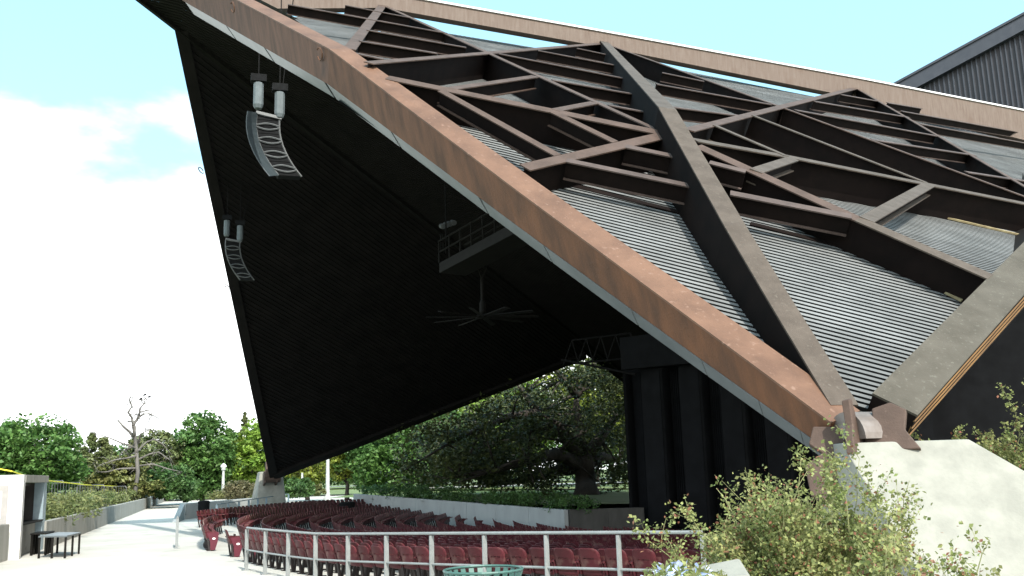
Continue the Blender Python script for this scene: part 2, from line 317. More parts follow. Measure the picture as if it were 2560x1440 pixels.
# main girders ------------------------------------------------------------
def girder(name, pts, width, depth, m, planes, proud=None, fascia_mi=1):
    """box girder lofted through its bends: thin projecting flange on a box web"""
    q = MB(); k = len(pts); fl = .035; w2 = width/2; rows = []
    for i in range(k):
        n = planes[i]; t = unit(pts[min(i+1, k-1)]-pts[max(i-1, 0)]); sd_ = unit(np.cross(n, t)); n = unit(np.cross(t, sd_)) if np.cross(t, sd_) @ n > 0 else unit(-np.cross(t, sd_))
        p = pts[i]+(n*proud[i] if proud else 0); d = depth[i]+(proud[i] if proud else 0); wi = w2-.012
        rows.append([[p-sd_*w2, p+sd_*w2, p+sd_*w2-n*fl, p-sd_*w2-n*fl], [p-sd_*wi-n*(fl+.001), p+sd_*wi-n*(fl+.001), p+sd_*wi-n*d, p-sd_*wi-n*d]])
    for part in (0, 1):
        base = len(q.v)
        for r_ in rows: q.v += [tuple(v_) for v_ in r_[part]]
        for i in range(k-1):
            for j in range(4):
                q.f.append((base+4*i+j, base+4*i+(j+1) % 4, base+4*i+4+(j+1) % 4, base+4*i+4+j)); q.mi.append(0 if part == 0 else fascia_mi)
        for i in (0, k-1): q.f.append(tuple(base+4*i+j for j in range(4))); q.mi.append(part)
    return rb(q, name, m)
WA = .62
arA = [onpl(2078, 1056, PL1), onpl(1900, 924, PL1), onpl(1633, 727, PL1), onpl(1298, 480, PL1), onpl(824, 125, PL1)]
tA = unit(arA[-1]-arA[0]); sA = unit(np.cross(N1, tA))
if sA @ (FB-FA) < 0: sA = -sA
A2 = at(455, -72, 37.0)+sA*WA/2
ptsA = [p+sA*WA/2 for p in arA]+[A2]
depA = [.44, .5, .6, .72, .93, 1.15]
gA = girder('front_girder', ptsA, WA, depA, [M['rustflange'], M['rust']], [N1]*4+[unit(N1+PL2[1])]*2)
gA['label'] = 'orange rust front girder running from pier up to prow'
def inP(pl, *pxs): return [onpl(*p, pl) for p in pxs]
def onoff(px, pl, d): return onpl(*px, (pl[0]+pl[1]*d, pl[1]))
ptsB = [onoff((2112, 1012), PL1, .01), onoff((1960, 766), PL1, .2), onoff((1839, 566), PL1, .36), onoff((1668, 270), PL1, .46), DN[1]+V3(0, 0, .12)]
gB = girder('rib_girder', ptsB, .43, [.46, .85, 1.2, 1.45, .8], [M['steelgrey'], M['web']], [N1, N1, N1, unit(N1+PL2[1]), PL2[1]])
ptsC = inP(PL1, (2236, 1012), (2480, 752), (2700, 520))
ptsC = [p_+N1*.015 for p_ in ptsC]
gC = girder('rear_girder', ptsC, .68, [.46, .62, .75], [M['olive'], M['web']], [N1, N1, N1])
q = MB()
s_ = unit(np.cross(N1, unit(ptsC[-1]-ptsC[0]))); s_ = s_ if s_ @ V3(1, 0, -1) > 0 else -s_
for k in range(3):
    a, b_ = ptsC[0]+s_*(.33+.0*k)-N1*(.12+.13*k), ptsC[-1]+s_*(.33)-N1*(.2+.18*k); q.bar(a, b_, .03, .02, N1)
a, b_ = ptsC[0]+s_*.315-N1*.25, ptsC[-1]+s_*.315-N1*.40
q.bar(a, b_, .012, .36, N1, h2=.62)
rb(q, 'girder_side_plate', mat('ochre_rust_plate', (.19, .105, .036), (.13, .072, .028), .6, 0, 1.5, (1, 1, .3), .2, 30))
# grey closure strip under the front girder, in separate panels
nA = N1; inward = unit(-N1*.80+sA*.50)
cum = [ptsA[0]]
botA = [p-sA*WA/2-N1*d for p, d in zip(ptsA, depA)]
hgtA = [.38, .42, .46, .5, .58, .66]
fr = [0, .30, .9, 1.45, 2.1, 2.75, 3.15, 3.6, 4.02, 4.35, 4.62, 5.0]
def lerpA(L_, f):
    i = min(int(f), len(L_)-2); return L_[i]+(L_[i+1]-L_[i])*(f-i)
for i in range(len(fr)-1):
    f0, f1 = fr[i]+.006, fr[i+1]-.006; q = MB()
    a, b_ = lerpA(botA, f0), lerpA(botA, f1); ha, hb = lerpA(hgtA, f0), lerpA(hgtA, f1)
    th = sA*.03
    q.hexa([a+inward*ha, b_+inward*hb, b_+inward*hb+th, a+inward*ha+th, a-N1*.002, b_-N1*.002, b_-N1*.002+th, a-N1*.002+th])
    rb(q, 'closure_panel', M['closure'])
# ridge girder: pale streaked fascia and a top flange coloured white to look top-lit
DF = onpl(640, 3, (MID, VV)); 
ridge = [DF]+DN+[DN[3]+UU*12]
botz = [.75, .55, .62, 1.0, 1.75, 2.2]
topo = [.1, .02, .02, .02, .02, .02]
q = MB(); qt = MB()
for i in range(len(ridge)-1):
    a, b_ = ridge[i]-VV*.25, ridge[i+1]-VV*.25; z0, z1 = V3(0, 0, botz[i]-.28), V3(0, 0, botz[i+1]-.28); t0, t1 = V3(0, 0, .42+topo[i]), V3(0, 0, .42+topo[i+1])
    e = VV*.45
    q.hexa([a-z0, b_-z1, b_-z1+e, a-z0+e, a+t0, b_+t1, b_+t1+e, a+t0+e])
    g_ = V3(0, 0, .003); g2 = V3(0, 0, .09)
    qt.hexa([a+t0+g_-VV*.08, b_+t1+g_-VV*.08, b_+t1+g_+e+VV*.08, a+t0+g_+e+VV*.08, a+t0+g2-VV*.08, b_+t1+g2-VV*.08, b_+t1+g2+e+VV*.08, a+t0+g2+e+VV*.08])
rg = rb(q, 'ridge_girder', M['rustpale']); rb(qt, 'ridge_flange', M['white'])
# secondary framing (points taken on the outer planes)
S = member
D0, D1, D2, D3 = DN
S('beam', (874, 122), tuple(D0), 2, 0.34, m='steel')
S('diagonal_beam', tuple(D0), (1640, 323), 2, 0.24)
S('beam', (922, 157), tuple(D1), 2, 0.29)
S('beam', (968, 194), (1656, 333), 1, 0.29)
S('strut', (1106, 225), (1338, 191), (1, 2), 0.24, False, shallow=.34); S('strut', (1387, 276), (1486, 257), (1, 2), 0.24, False, shallow=.3)
S('strut', (1102, 227), (1394, 389), 1, 0.20, False, shallow=.36); S('strut', (1380, 279), (1538, 356), 1, 0.20, False, shallow=.34)
S('beam', (1312, 420), (1652, 341), 1, 0.34)
S('purlin', (1416, 402), (1737, 468), 1, 0.20, False, 'purlin'); S('purlin', (1563, 367), (1686, 392), 1, 0.20, False, 'purlin')
for a, b_ in (((720, 12), (1118, 84)), ((863, 14), (1025, 45)), ((916, 76), (1165, 120)), ((898, 104), (1092, 135)), ((877, 133), (958, 150)),
              ((1247, 136), (1557, 197)), ((1345, 128), (1535, 164)), ((1443, 120), (1514, 135)), ((1380, 199), (1582, 234)), ((1521, 262), (1612, 279))):
    S('purlin', a, b_, 2, 0.19, False, 'purlin', shallow=.34)
S('beam', (1722, 325), tuple(D2), 4, 0.31); S('diagonal_beam', tuple(D1), (1960, 270), 4, 0.23)
S('diagonal_beam', (1960, 270), (2640, 520), 3, 0.23); S('diagonal_beam', tuple(D2), (2640, 512), 3, 0.26)
S('beam', (1735, 350), (1969, 392), 3, 0.31, m='steelgrey'); S('beam', (1969, 392), (2640, 525), 3, 0.31, m='steelgrey')
S('hip_beam', (1744, 366), (2145, 549), 1, 0.29); S('hip_beam', (2145, 549), (2475, 694), 1, 0.29, m='steelgrey')
S('strut', (1889, 429), (1983, 398), 3, 0.29, False, 'steelgrey', shallow=.28); S('strut', (2166, 551), (2325, 461), 3, 0.31, False, 'steelgrey', shallow=.28)
S('strut', (1787, 315), (1966, 392), 3, 0.23, False, 'steelgrey', shallow=.4); S('diagonal_beam', (1882, 290), (2314, 458), 3, 0.23, m='steelgrey')
S('purlin', (1773, 408), (1864, 431), 1, 0.20, False, 'purlin'); S('purlin', (1825, 485), (2128, 544), 1, 0.23, False, 'purlin')
for a, b_ in (((1655, 183), (1760, 205)), ((1640, 212), (1927, 263)), ((1676, 266), (1853, 289))):
    S('purlin', a, b_, 4, 0.19, False, 'purlin', shallow=.34)
for a, b_ in (((2103, 236), (2198, 253)), ((2036, 253), (2272, 293)), ((1990, 275), (2339, 339)), ((2180, 349), (2437, 388)), ((2416, 430), (2600, 458)), ((2219, 257), (2303, 271)), ((2254, 278), (2545, 330)), ((2300, 310), (2640, 372))):
    S('purlin', a, b_, 3, 0.19, False, 'purlin', shallow=.34)
for a, b_, pi in (((1365, 482), (1638, 405), 1), ((1040, 207), (1222, 184), 2), ((1062, 272), (1215, 305), 1), ((1360, 340), (1500, 363), 1), ((1835, 356), (1930, 330), 3), ((1900, 512), (2400, 765), 1), ((1960, 470), (2190, 515), 3), ((2260, 530), (2560, 600), 3)):
    flash(a, b_, pi)
# corrugated deck sheets ---------------------------------------------------
def interval(poly, bb):
    xs = []
    for i in range(len(poly)):
        (a0, b0), (a1, b1) = poly[i], poly[(i+1) % len(poly)]
        if (b0-bb)*(b1-bb) <= 0 and abs(b1-b0) > 1e-9: xs.append(a0+(a1-a0)*(bb-b0)/(b1-b0))
    return (min(xs), max(xs)) if len(xs) >= 2 else None
def sheets(name, m, pl, cdir, pts, pitch=.155, top=.046, h=.078, under=.021, per=8):
    """metal deck rolled in trapezoid ribs; one object per sheet of a few ribs"""
    O, n = pl; c = unit(cdir-n*(cdir @ n)); w_ = np.cross(n, c)
    if w_[2] < 0: w_ = -w_
    poly = [((p-O) @ c, (p-O) @ w_) for p in pts]; b0, b1 = min(p[1] for p in poly)+.01, max(p[1] for p in poly)-.01
    k = 0; nr = int((b1-b0)/pitch)
    while k < nr:
        q = MB(); kk = min(per, nr-k); prof = []
        for r in range(kk):
            s0 = b0+(k+r)*pitch
            prof += [(s0, 0), (s0+(pitch-top)-.0, 0), (s0+(pitch-top)-under, h), (s0+pitch+under-.002, h), (s0+pitch-.001, 0)]
        last = None
        for bb, z in prof:
            iv = interval(poly, min(max(bb, b0), b1))
            if iv is None: last = None; continue
            pa, pb = O+c*iv[0]+w_*bb+n*z, O+c*iv[1]+w_*bb+n*z; i = len(q.v); q.v += [tuple(pa), tuple(pb)]
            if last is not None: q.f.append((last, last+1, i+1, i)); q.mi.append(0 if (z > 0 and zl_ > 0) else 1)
            last = i; zl_ = z
        if q.f: rb(q, name, m)
        k += kk
    return c, w_
a_, b_ = onpl(1427, 467, DK1), onpl(1710, 535, DK1); CN = unit(b_-a_)
FCx = onpl(2720, 470, DK1)
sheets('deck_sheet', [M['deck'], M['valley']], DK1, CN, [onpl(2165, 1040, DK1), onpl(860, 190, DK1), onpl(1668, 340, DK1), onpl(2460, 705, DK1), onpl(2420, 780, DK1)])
for p_, q_ in (((1418, 470), (1712, 543)), ((1873, 568), (2112, 628))):
    q = MB(); q.bar(onpl(*p_, DK1)+N1*.085, onpl(*q_, DK1)+N1*.085, .16, .03, N1); rb(q, 'lap_shadow_strip', M['web'])  # dark bar laid on the ribs as painted shadow of a sheet lap
q1 = unit(FB-FA)
sheets('deck_sheet', [M['deck'], M['valley']], PLD[2], q1, [onpl(880, 175, PLD[2]), onpl(967, 62, PLD[2]), onpl(1500, 150, PLD[2]), onpl(1668, 345, PLD[2])], per=7)
sheets('deck_sheet', [M['deck'], M['valley']], PLD[5], unit(DN[0]-DF), [onpl(880, 160, PLD[5]), onpl(730, 48, PLD[5]), onpl(790, 40, PLD[5]), onpl(960, 40, PLD[5])], per=7)
sheets('deck_sheet', [M['deck'], M['valley']], PLD[4], unit(DN[2]-DN[1]+unit(FB-FA)*8), [onpl(1690, 330, PLD[4]), onpl(1530, 145, PLD[4]), onpl(2120, 262, PLD[4]), onpl(1960, 300, PLD[4])], per=7)
a_, b_ = onpl(2293, 525, PLD[3]), onpl(2560, 585, PLD[3])
sheets('deck_sheet', [M['deck'], M['valley']], PLD[3], unit(b_-a_), [onpl(1700, 352, PLD[3]), onpl(2120, 270, PLD[3]), onpl(2660, 380, PLD[3]), onpl(2660, 600, PLD[3]), onpl(2475, 712, PLD[3])], per=6)
# underside of the far half, spine soffit and prow -------------------------
CM = mird(CN)
DKM = (mir(DK1[0]), mird(DK1[1])); NM = -DKM[1]          # soffit plane, seen from inside
TF = onpl(452, 72, DKM); Pm = mir(P0-N1*.42)
C1, C2 = onpl(2303, 1006, DK1), onpl(2560, 760, DK1)
CE = onpl(1462, 884, (mir(DK1[0]), mird(DK1[1]))); CE0 = mir(C1)
KF = TF+CM*46
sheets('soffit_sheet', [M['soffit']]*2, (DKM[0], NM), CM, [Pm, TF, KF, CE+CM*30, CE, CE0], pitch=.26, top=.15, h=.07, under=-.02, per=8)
q = MB()   # outer skin of the far half
pts = [Pm, TF, KF, CE+CM*30, CE, CE0]; nn = DKM[1]
q.add([p+nn*.35 for p in pts], [tuple(range(6))]); rb(q, 'far_deck', M['deck'])
q = MB(); q.bar(Pm, TF+(TF-Pm)*.0, .55, .5, nn); rb(q, 'far_front_girder', M['soffit'])
q = MB(); q.bar(Pm, CE, .5, .6, nn); rb(q, 'far_rear_girder', M['soffit'])
TN = mir(TF); KN = mir(KF)
spn = unit(np.cross(TN-TF, KF-TF)); spn = spn if spn[2] < 0 else -spn
spd = unit((KF-TF)+(KN-TN))
TS = TF+unit(TN-TF)*5.2; KS = TS+spd*44
R0 = onpl(215, -112, (MID, VV))
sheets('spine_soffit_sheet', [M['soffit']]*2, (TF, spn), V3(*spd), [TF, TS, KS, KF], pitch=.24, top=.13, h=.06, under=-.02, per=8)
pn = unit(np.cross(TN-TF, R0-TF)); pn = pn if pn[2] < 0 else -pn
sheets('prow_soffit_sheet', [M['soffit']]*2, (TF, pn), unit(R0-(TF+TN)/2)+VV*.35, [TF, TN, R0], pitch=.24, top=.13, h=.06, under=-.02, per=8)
q = MB(); q.add([TF-spn*.4, TS-spn*.4, KS-spn*.4, KF-spn*.4], [(0, 1, 2, 3)]); q.add([TF-pn*.4, TN-pn*.4, R0-pn*.4], [(0, 1, 2)]); rb(q, 'spine_deck', M['deck'])
q = MB(); q.bar(TF+spn*.12, KF+spn*.12, .34, .25, spn); q.bar(TF-(KF-TF)*.0+pn*.1, R0+pn*.1, .2, .22, pn); rb(q, 'crease_beam', M['dim'])
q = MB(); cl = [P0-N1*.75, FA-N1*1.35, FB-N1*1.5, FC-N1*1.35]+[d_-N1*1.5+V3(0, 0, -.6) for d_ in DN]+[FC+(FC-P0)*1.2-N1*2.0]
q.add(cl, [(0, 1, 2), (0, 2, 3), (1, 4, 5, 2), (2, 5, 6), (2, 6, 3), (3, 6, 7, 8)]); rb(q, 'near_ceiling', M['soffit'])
# pull-up lugs on the front girder
def lug(px, out_, sc=.17):
    a = onpl(*px, (botA[2]+N1*.2, -sA)); f = -sA; t = tA; q = MB()
    pts = [a-N1*.0, a+f*sc*.2+N1*.02, a-t*sc*.4-N1*.0+f*.05]
    loop = [a+f*.02+(tA*math.cos(x)*.5+N1*math.sin(x)*.5)*sc*2 for x in np.linspace(.4, 5.6, 10)]
    q.tube(loop, .018, 6); rb(q, 'lifting_lug', M['rust'])
lug((583, 18), 1); lug((801, 135), 1)
for px in ((524, 440), (587, 728)):
    a = onpl(*px, DKM)-CM*.55; q = MB(); q.tube([a+(CM*math.cos(x)+unit(TF-Pm)*math.sin(x))*.16 for x in np.linspace(.3, 6, 12)], .025, 5); rb(q, 'lifting_lug', M['soffit'])

# hinges and piers ---------------------------------------------------------
def pin_hinge(c, out3, side3, sc=1.0, name='pin_hinge'):
    """steel knuckle: half drum with rim plates and lugs, standing on the pier"""
    h = MB(); upv = V3(0, 0, 1); ax = side3
    def drum(r0, r1, a0, a1, n=14):
        pa = []
        for i in range(n+1):
            t = math.pi*i/n; pa.append((math.cos(t), math.sin(t)))
        for i in range(n):
            (c0, s0), (c1, s1) = pa[i], pa[i+1]
            def P(r, cc, ss, a): return c+out3*(r*cc)+upv*(r*ss)+ax*a
            h.hexa([P(r0, c0, s0, a0), P(r0, c1, s1, a0), P(r0, c1, s1, a1), P(r0, c0, s0, a1), P(r1, c0, s0, a0), P(r1, c1, s1, a0), P(r1, c1, s1, a1), P(r1, c0, s0, a1)])
    drum(.05, .36*sc, -.34*sc, .34*sc)
    o = rb(h, name, M['silver'])
    return o
ou = -VV
HC = P0+V3(0, 0, -.32)-N1*.25
kn = MB()
def plate(mb, pts2, c, e1, e2, th, nrm):
    f = [c+e1*x+e2*y-nrm*th/2 for x, y in pts2]; g_ = [c+e1*x+e2*y+nrm*th/2 for x, y in pts2]; k = len(pts2)
    mb.add(f+g_, [tuple(reversed(range(k))), tuple(range(k, 2*k))]+[(i, (i+1) % k, k+(i+1) % k, k+i) for i in range(k)])
pin_hinge(at(2168, 1098, 14.35), ou, UU, 1.05)
def knuckle(px, d, ang, sc, m, nm='hinge_plate', tilt=0, th=.1):
    c = at(*px, d); nrm = unit(V3(math.sin(ang), math.cos(ang), tilt)); e1 = unit(np.cross(nrm, V3(0, 0, 1))); e2 = np.cross(e1, nrm)
    q = MB(); plate(q, [(x*sc, y*sc) for x, y in m], c, e1, e2, th, nrm); return rb(q, nm, M['steel'], bevel=.015)
fin = [(-.30, -.55), (.22, -.62), (.34, -.25), (.24, .02), (.10, .28), (-.06, .46), (-.22, .44), (-.20, .22), (-.34, .05), (-.42, -.2)]
knuckle((2060, 1135), 14.2, R(200), .95, [(-.28, .38), (.12, .40), (.2, .14), (.02, .0), (.28, -.18), (.22, -.62), (.0, -.72), (-.3, -.42), (-.16, -.2), (-.4, -.06)], tilt=.25, th=.14)
knuckle((2142, 1078), 14.05, R(128), 1.0, [(-.5, -.28), (.42, -.3), (.36, -.1), (.26, .08), (.22, .42), (.10, .44), (.06, .12), (-.12, .2), (-.42, .05)], tilt=.1, th=.11)
knuckle((2232, 1082), 14.1, R(205), 1.0, [(-.34, -.26), (.36, -.27), (.36, -.1), (.24, .12), (.24, .34), (.0, .42), (-.2, .30), (-.16, .02)], tilt=.35, th=.14)
TLp, TRp = at(2104, 1108, 13.75), at(2424, 1098, 14.35)
TRp[2] = TLp[2]
BLp = onpl(2300, 1440, (TLp, UU)); BRp = onpl(2800, 1312, plane3(TLp, TRp, BLp))
BLp = TLp+(BLp-TLp)*1.9; BRp = TRp+(BRp-TRp)*1.9
b = MB(); bk = -ou*1.1
b.hexa([V3(*(TLp+bk+UU*.42)[:2], -.1), BLp, BRp, V3(*(TRp+bk+UU*.6)[:2], -.1), TLp+bk+UU*.5, TLp, TRp, TRp+bk]); tag(b.build('concrete_pier', M['pier'], bevel=.02), 'large pale battered concrete pier under the nearest roof hinge', 'pier')
print('pier', TLp, TRp, BLp, BRp)
q = MB(); fm = mir(P0)
TLf = fm+VV*.5-UU*.75+V3(0, 0, -.1); TRf = fm+VV*.5+UU*.8+V3(0, 0, -.1)
b = MB(); zz = lambda p, z: V3(p[0], p[1], z)
b.hexa([zz(TLf-UU*.35-VV*.5, -.2), zz(TLf-UU*.5+VV*2.4, -.2), zz(TRf+UU*.4+VV*2.4, -.2), zz(TRf+UU*.3-VV*.5, -.2), TLf, TLf+VV*1.2, TRf+VV*1.2, TRf])
tag(b.build('concrete_pier', M['pier'], bevel=.08), 'far concrete pier beyond the seats under the dark roof point', 'pier')
q = MB()
hf = fm+V3(0, 0, -.45)
q.tube([hf-UU*.55, hf+UU*.55], .42, 10); q.bar(hf-UU*.5-VV*.3, hf-UU*.5+VV*.75+V3(0, 0, -.3), .12, .8); q.bar(hf+UU*.3-VV*.3, hf+UU*.3+VV*.75+V3(0, 0, -.3), .12, .8); q.bar(hf-VV*.2, hf+NM*.0+V3(0, 0, 1.0), .9, .5)
rb(q, 'far_pin_hinge', M['steel'])
print('roof ok', TF, KF, FB, FC)
# ==PART2==
# ------------------------------------------------------------------ stage wings, fly tower, back of house
def pleated(a, b_, z0, z1, n, dep, m, name, parent):
    a, b_ = np.array(a), np.array(b_); d = unit(b_-a); nr = unit(np.cross(d, V3(0, 0, 1))); Ltot = np.linalg.norm(b_-a); st = Ltot/n
    for i in range(n):            # each pleat is its own folded panel
        q = MB(); p0 = a+d*st*i; w1 = st*.46; w2 = st*.5
        pr = [(0, 0), (.04*st, dep*.15), (.10*st, dep), (w1, dep*.92), (w2, 0), (st*.99, 0)]
        vs = [p0+d*x+nr*y+V3(0, 0, z) for z in (z0, z1) for x, y in pr]; k = len(pr)
        q.add(vs, [(j, j+1, k+j+1, k+j) for j in range(k-1)])
        for j in range(1, 7):   # standing seams on the face
            x = .10*st+(w1-.1*st)*j/7; c = p0+d*x+nr*(dep*(1-.08*(j/7))+.02); q.box(c+V3(0, 0, (z0+z1)/2), .03, .05, z1-z0-.1, math.atan2(d[1], d[0]))
        o = q.build(name, m); o.parent = parent
stage = empty('stage_house', 'dark pleated metal stage wing wall behind the seats', 'stage')
pleated((5.75, 51.2, 0), (18.2, 42.4, 0), -1.65, 7.4, 7, -.75, M['darkwall'], 'wall_panel', stage)
q = MB(); q.hexa([V3(5.9, 51.9, -1.6), V3(19, 43.2, -1.6), V3(40, 60, -1.6), V3(26, 72, -1.6), V3(5.9, 51.9, 9.2), V3(19, 43.2, 9.2), V3(40, 60, 14), V3(26, 72, 14)]); q.build('stage_block', M['darkwall'], stage)
q = MB(); q.hexa([V3(18.3, 43.6, -1.6), V3(46, 26, -1.6), V3(50, 34, -1.6), V3(22, 52, -1.6), V3(18.3, 43.6, 12), V3(46, 26, 9), V3(50, 34, 9), V3(22, 52, 12)]); q.build('side_block', M['darkwall'], stage)
q = MB(); a, b_ = V3(5.75, 50.6, 8.25), V3(18, 42, 8.25); q.bar(a, b_, .5, 1.7); q.build('header_beam', M['darkwall'], stage)
q = MB()
for z, o_ in ((9.3, 0), (8.0, .5)): q.tube([V3(3.2, 52.3, z), V3(6.2, 50.2, z)], .05, 5)
for k in range(5):
    x = k/4; p = V3(3.2+3*x, 52.3-2.1*x, 9.3); q.tube([p, p+V3(.3, -.2, -1.3)], .035, 5); q.tube([p, p+V3(-.5, .35, -1.3)], .035, 5)
q.tube([V3(2.6, 52.7, 8.3), V3(6.3, 50.1, 7.1)], .07, 6); q.build('stage_truss', M['blackmetal'], stage)
q = MB(); q.hexa([V3(4, 45.5, -1.66), V3(16, 37, -1.66), V3(20, 43, -1.66), V3(6, 51, -1.66), V3(4, 45.5, -.75), V3(16, 37, -.75), V3(20, 43, -.75), V3(6, 51, -.75)]); q.build('stage_floor', M['darkwall'], stage)
tower = empty('fly_tower', 'charcoal ribbed fly tower with sloping eave rising behind the ridge', 'building')
Ta, Tb = at(2225, 232, 72), at(2700, -25, 72)
q = MB(); dz = V3(0, 0, 1)
back = V3(6, 18, 0)
q.hexa([V3(Ta[0], Ta[1], 8), V3(Tb[0], Tb[1], 8), V3(Tb[0], Tb[1], 8)+back, V3(Ta[0], Ta[1], 8)+back, Ta, Tb, Tb+back, Ta+back]); q.build('wall', M['towerwall'], tower)
td = unit(V3(*(Tb-Ta)[:2], 0)); tn = unit(np.cross(td, dz)); tn = tn if tn @ (CAM-Ta) > 0 else -tn
for k in range(40):
    f = (k+.5)/40; p = Ta+(Tb-Ta)*f; q = MB(); q.bar(V3(p[0], p[1], 8)+tn*.07, p+tn*.07-dz*.9, .09, .14, tn); q.build('standing_seam', M['towertrim'], tower)
q = MB(); q.bar(Ta+tn*.35-dz*.35, Tb+tn*.35-dz*.35, .5, 1.0, dz); q.bar(Ta+tn*.62+dz*.22, Tb+tn*.62+dz*.22, .2, .16, dz); q.build('eave', M['towertrim'], tower)

# ------------------------------------------------------------------ retaining walls
def panel_wall(a, b_, za, zb_, base_a, base_b, th, n, name, label, m, cap=None):
    a, b_ = np.array(a, float), np.array(b_, float); d = unit(V3(*(b_-a)[:2], 0)); nr = np.cross(d, V3(0, 0, 1)); r = empty(name, label, 'wall', (a[0], a[1], base_a))
    L_ = np.linalg.norm((b_-a)[:2])
    for i in range(n):
        f0, f1 = (i+.002)/n, (i+.998)/n; p, q2 = a+(b_-a)*f0, a+(b_-a)*f1; e = nr*th/2
        def Z(p, z): return V3(p[0], p[1], z)
        z00, z01, z10, z11 = base_a+(base_b-base_a)*f0, base_a+(base_b-base_a)*f1, za+(zb_-za)*f0, za+(zb_-za)*f1
        w_ = MB(); w_.hexa([Z(p-e, z00), Z(q2-e, z01), Z(q2+e, z01), Z(p+e, z00), Z(p-e, z10), Z(q2-e, z11), Z(q2+e, z11), Z(p+e, z10)])
        o = w_.build('panel', m, bevel=.02); o.parent = r; o.matrix_parent_inverse = Matrix.Translation(-Vector(r.location))
    return r
panel_wall(WL0, WL1, 1.02, .92, -.1, -.1, .25, 12, 'retaining_wall', 'long grey stained concrete retaining wall below the planted bed', M['wallconc'])
M['palewall'] = mat('pale_concrete_panel', (.36, .378, .372), (.31, .325, .32), .85, 0, 1.5, (1, 1, .4), .15, 14, ((.26, .268, .252), 2.2, .64))
panel_wall(WB0, WB1, 1.14, .42, -.9, -1.4, .25, 8, 'retaining_wall', 'pale jointed concrete wall descending behind the far ends of the rows', M['palewall'])
panel_wall(WB1+V3(.1, .15, 0), V3(6.4, 51.0, 0), .42, .30, -1.4, -1.5, .25, 2, 'retaining_wall', 'short dim concrete wall turning toward the dark stage wing', mat('shade_dark_concrete', (.10, .098, .09), (.07, .068, .062), .9, 0, 1.5, (1, 1, .4), .2, 14))  # this stretch's shade is put into its darker concrete colour
# low pale wall behind the outermost far row
panel_wall(V3(-21.3, 62.5, 0), V3(-17.8, 73.5, 0), .98, 1.10, -.3, -.3, .3, 3, 'retaining_wall', 'low pale blue-grey wall below the far concrete pier', M['palewall'])
panel_wall(V3(-21.35, 62.3, 0), V3(-20.0, 57.2, 0), .95, .05, -.3, -.3, .3, 1, 'ramp_wall', 'sloped end of the low pale wall beside the black trash can', M['palewall'])

# ------------------------------------------------------------------ railings
def railing(pts, h, name, label, m, pw=.075, mid=True, every=1, base=None, foot=False):
    r = empty(name, label, 'railing', tuple(pts[0]))
    inv = Matrix.Translation(-Vector(r.location))
    def ad(q, nm):
        o = q.build(nm, m); o.parent = r; o.matrix_parent_inverse = inv
    for i, p in enumerate(pts):
        if i % every == 0:
            d = unit(pts[min(i+1, len(pts)-1)]-pts[max(i-1, 0)]); q = MB(); q.box(p+V3(0, 0, h/2-.03), pw*.55, pw*1.7, h-.06, math.atan2(d[1], d[0]))
            if foot: q.box(p+V3(0, 0, .012), .16, .2, .024, math.atan2(d[1], d[0]))
            ad(q, 'post')
    q = MB(); q.tube([p+V3(0, 0, h-.02) for p in pts], .028, 7); ad(q, 'top_rail')
    if mid: q = MB(); q.tube([p+V3(0, 0, h*.47) for p in pts], .022, 7); ad(q, 'middle_rail')
    return r
def arc(r, ph0, ph1, n):
    out = []
    for i in range(n+1):
        ph = R(ph0+(ph1-ph0)*i/n); x, y = SC[0]-r*math.cos(ph), SC[1]-r*math.sin(ph); out.append(V3(x, y, gz(x, y)))
    return out
railing(arc(47.35, 32.0, 50.2, 10), 1.10, 'railing', 'long pale grey two-rail railing curving behind the nearest maroon row', M['rail'], pw=.055, foot=True)
railing(arc(47.9, 17.9, 19.3, 1), 1.10, 'railing', 'short pale grey railing standing at the left end of the aisle', M['rail'], pw=.05, foot=True)
fr_ = [onz(548, 1263, .95), onz(576, 1259, .97), onz(607, 1256, 1.0), onz(640, 1251, 1.06), onz(676, 1247, 1.1), onz(716, 1244, 1.12), onz(757, 1241.5, 1.14), onz(800, 1239, 1.16)]
fr_ = [V3(p[0], p[1], 0)*1.0+V3(0, 0, -.05) for p in fr_]
ry0 = V3(-16.6, 54.0, -.05); ry1 = V3(-17.0, 72.5, .12)
railing([ry0+(ry1-ry0)*f for f in np.linspace(0, 1, 9)], 1.12, 'railing', 'dark blue-grey railing behind the outermost far row of seats', M['railblue'], pw=.07)

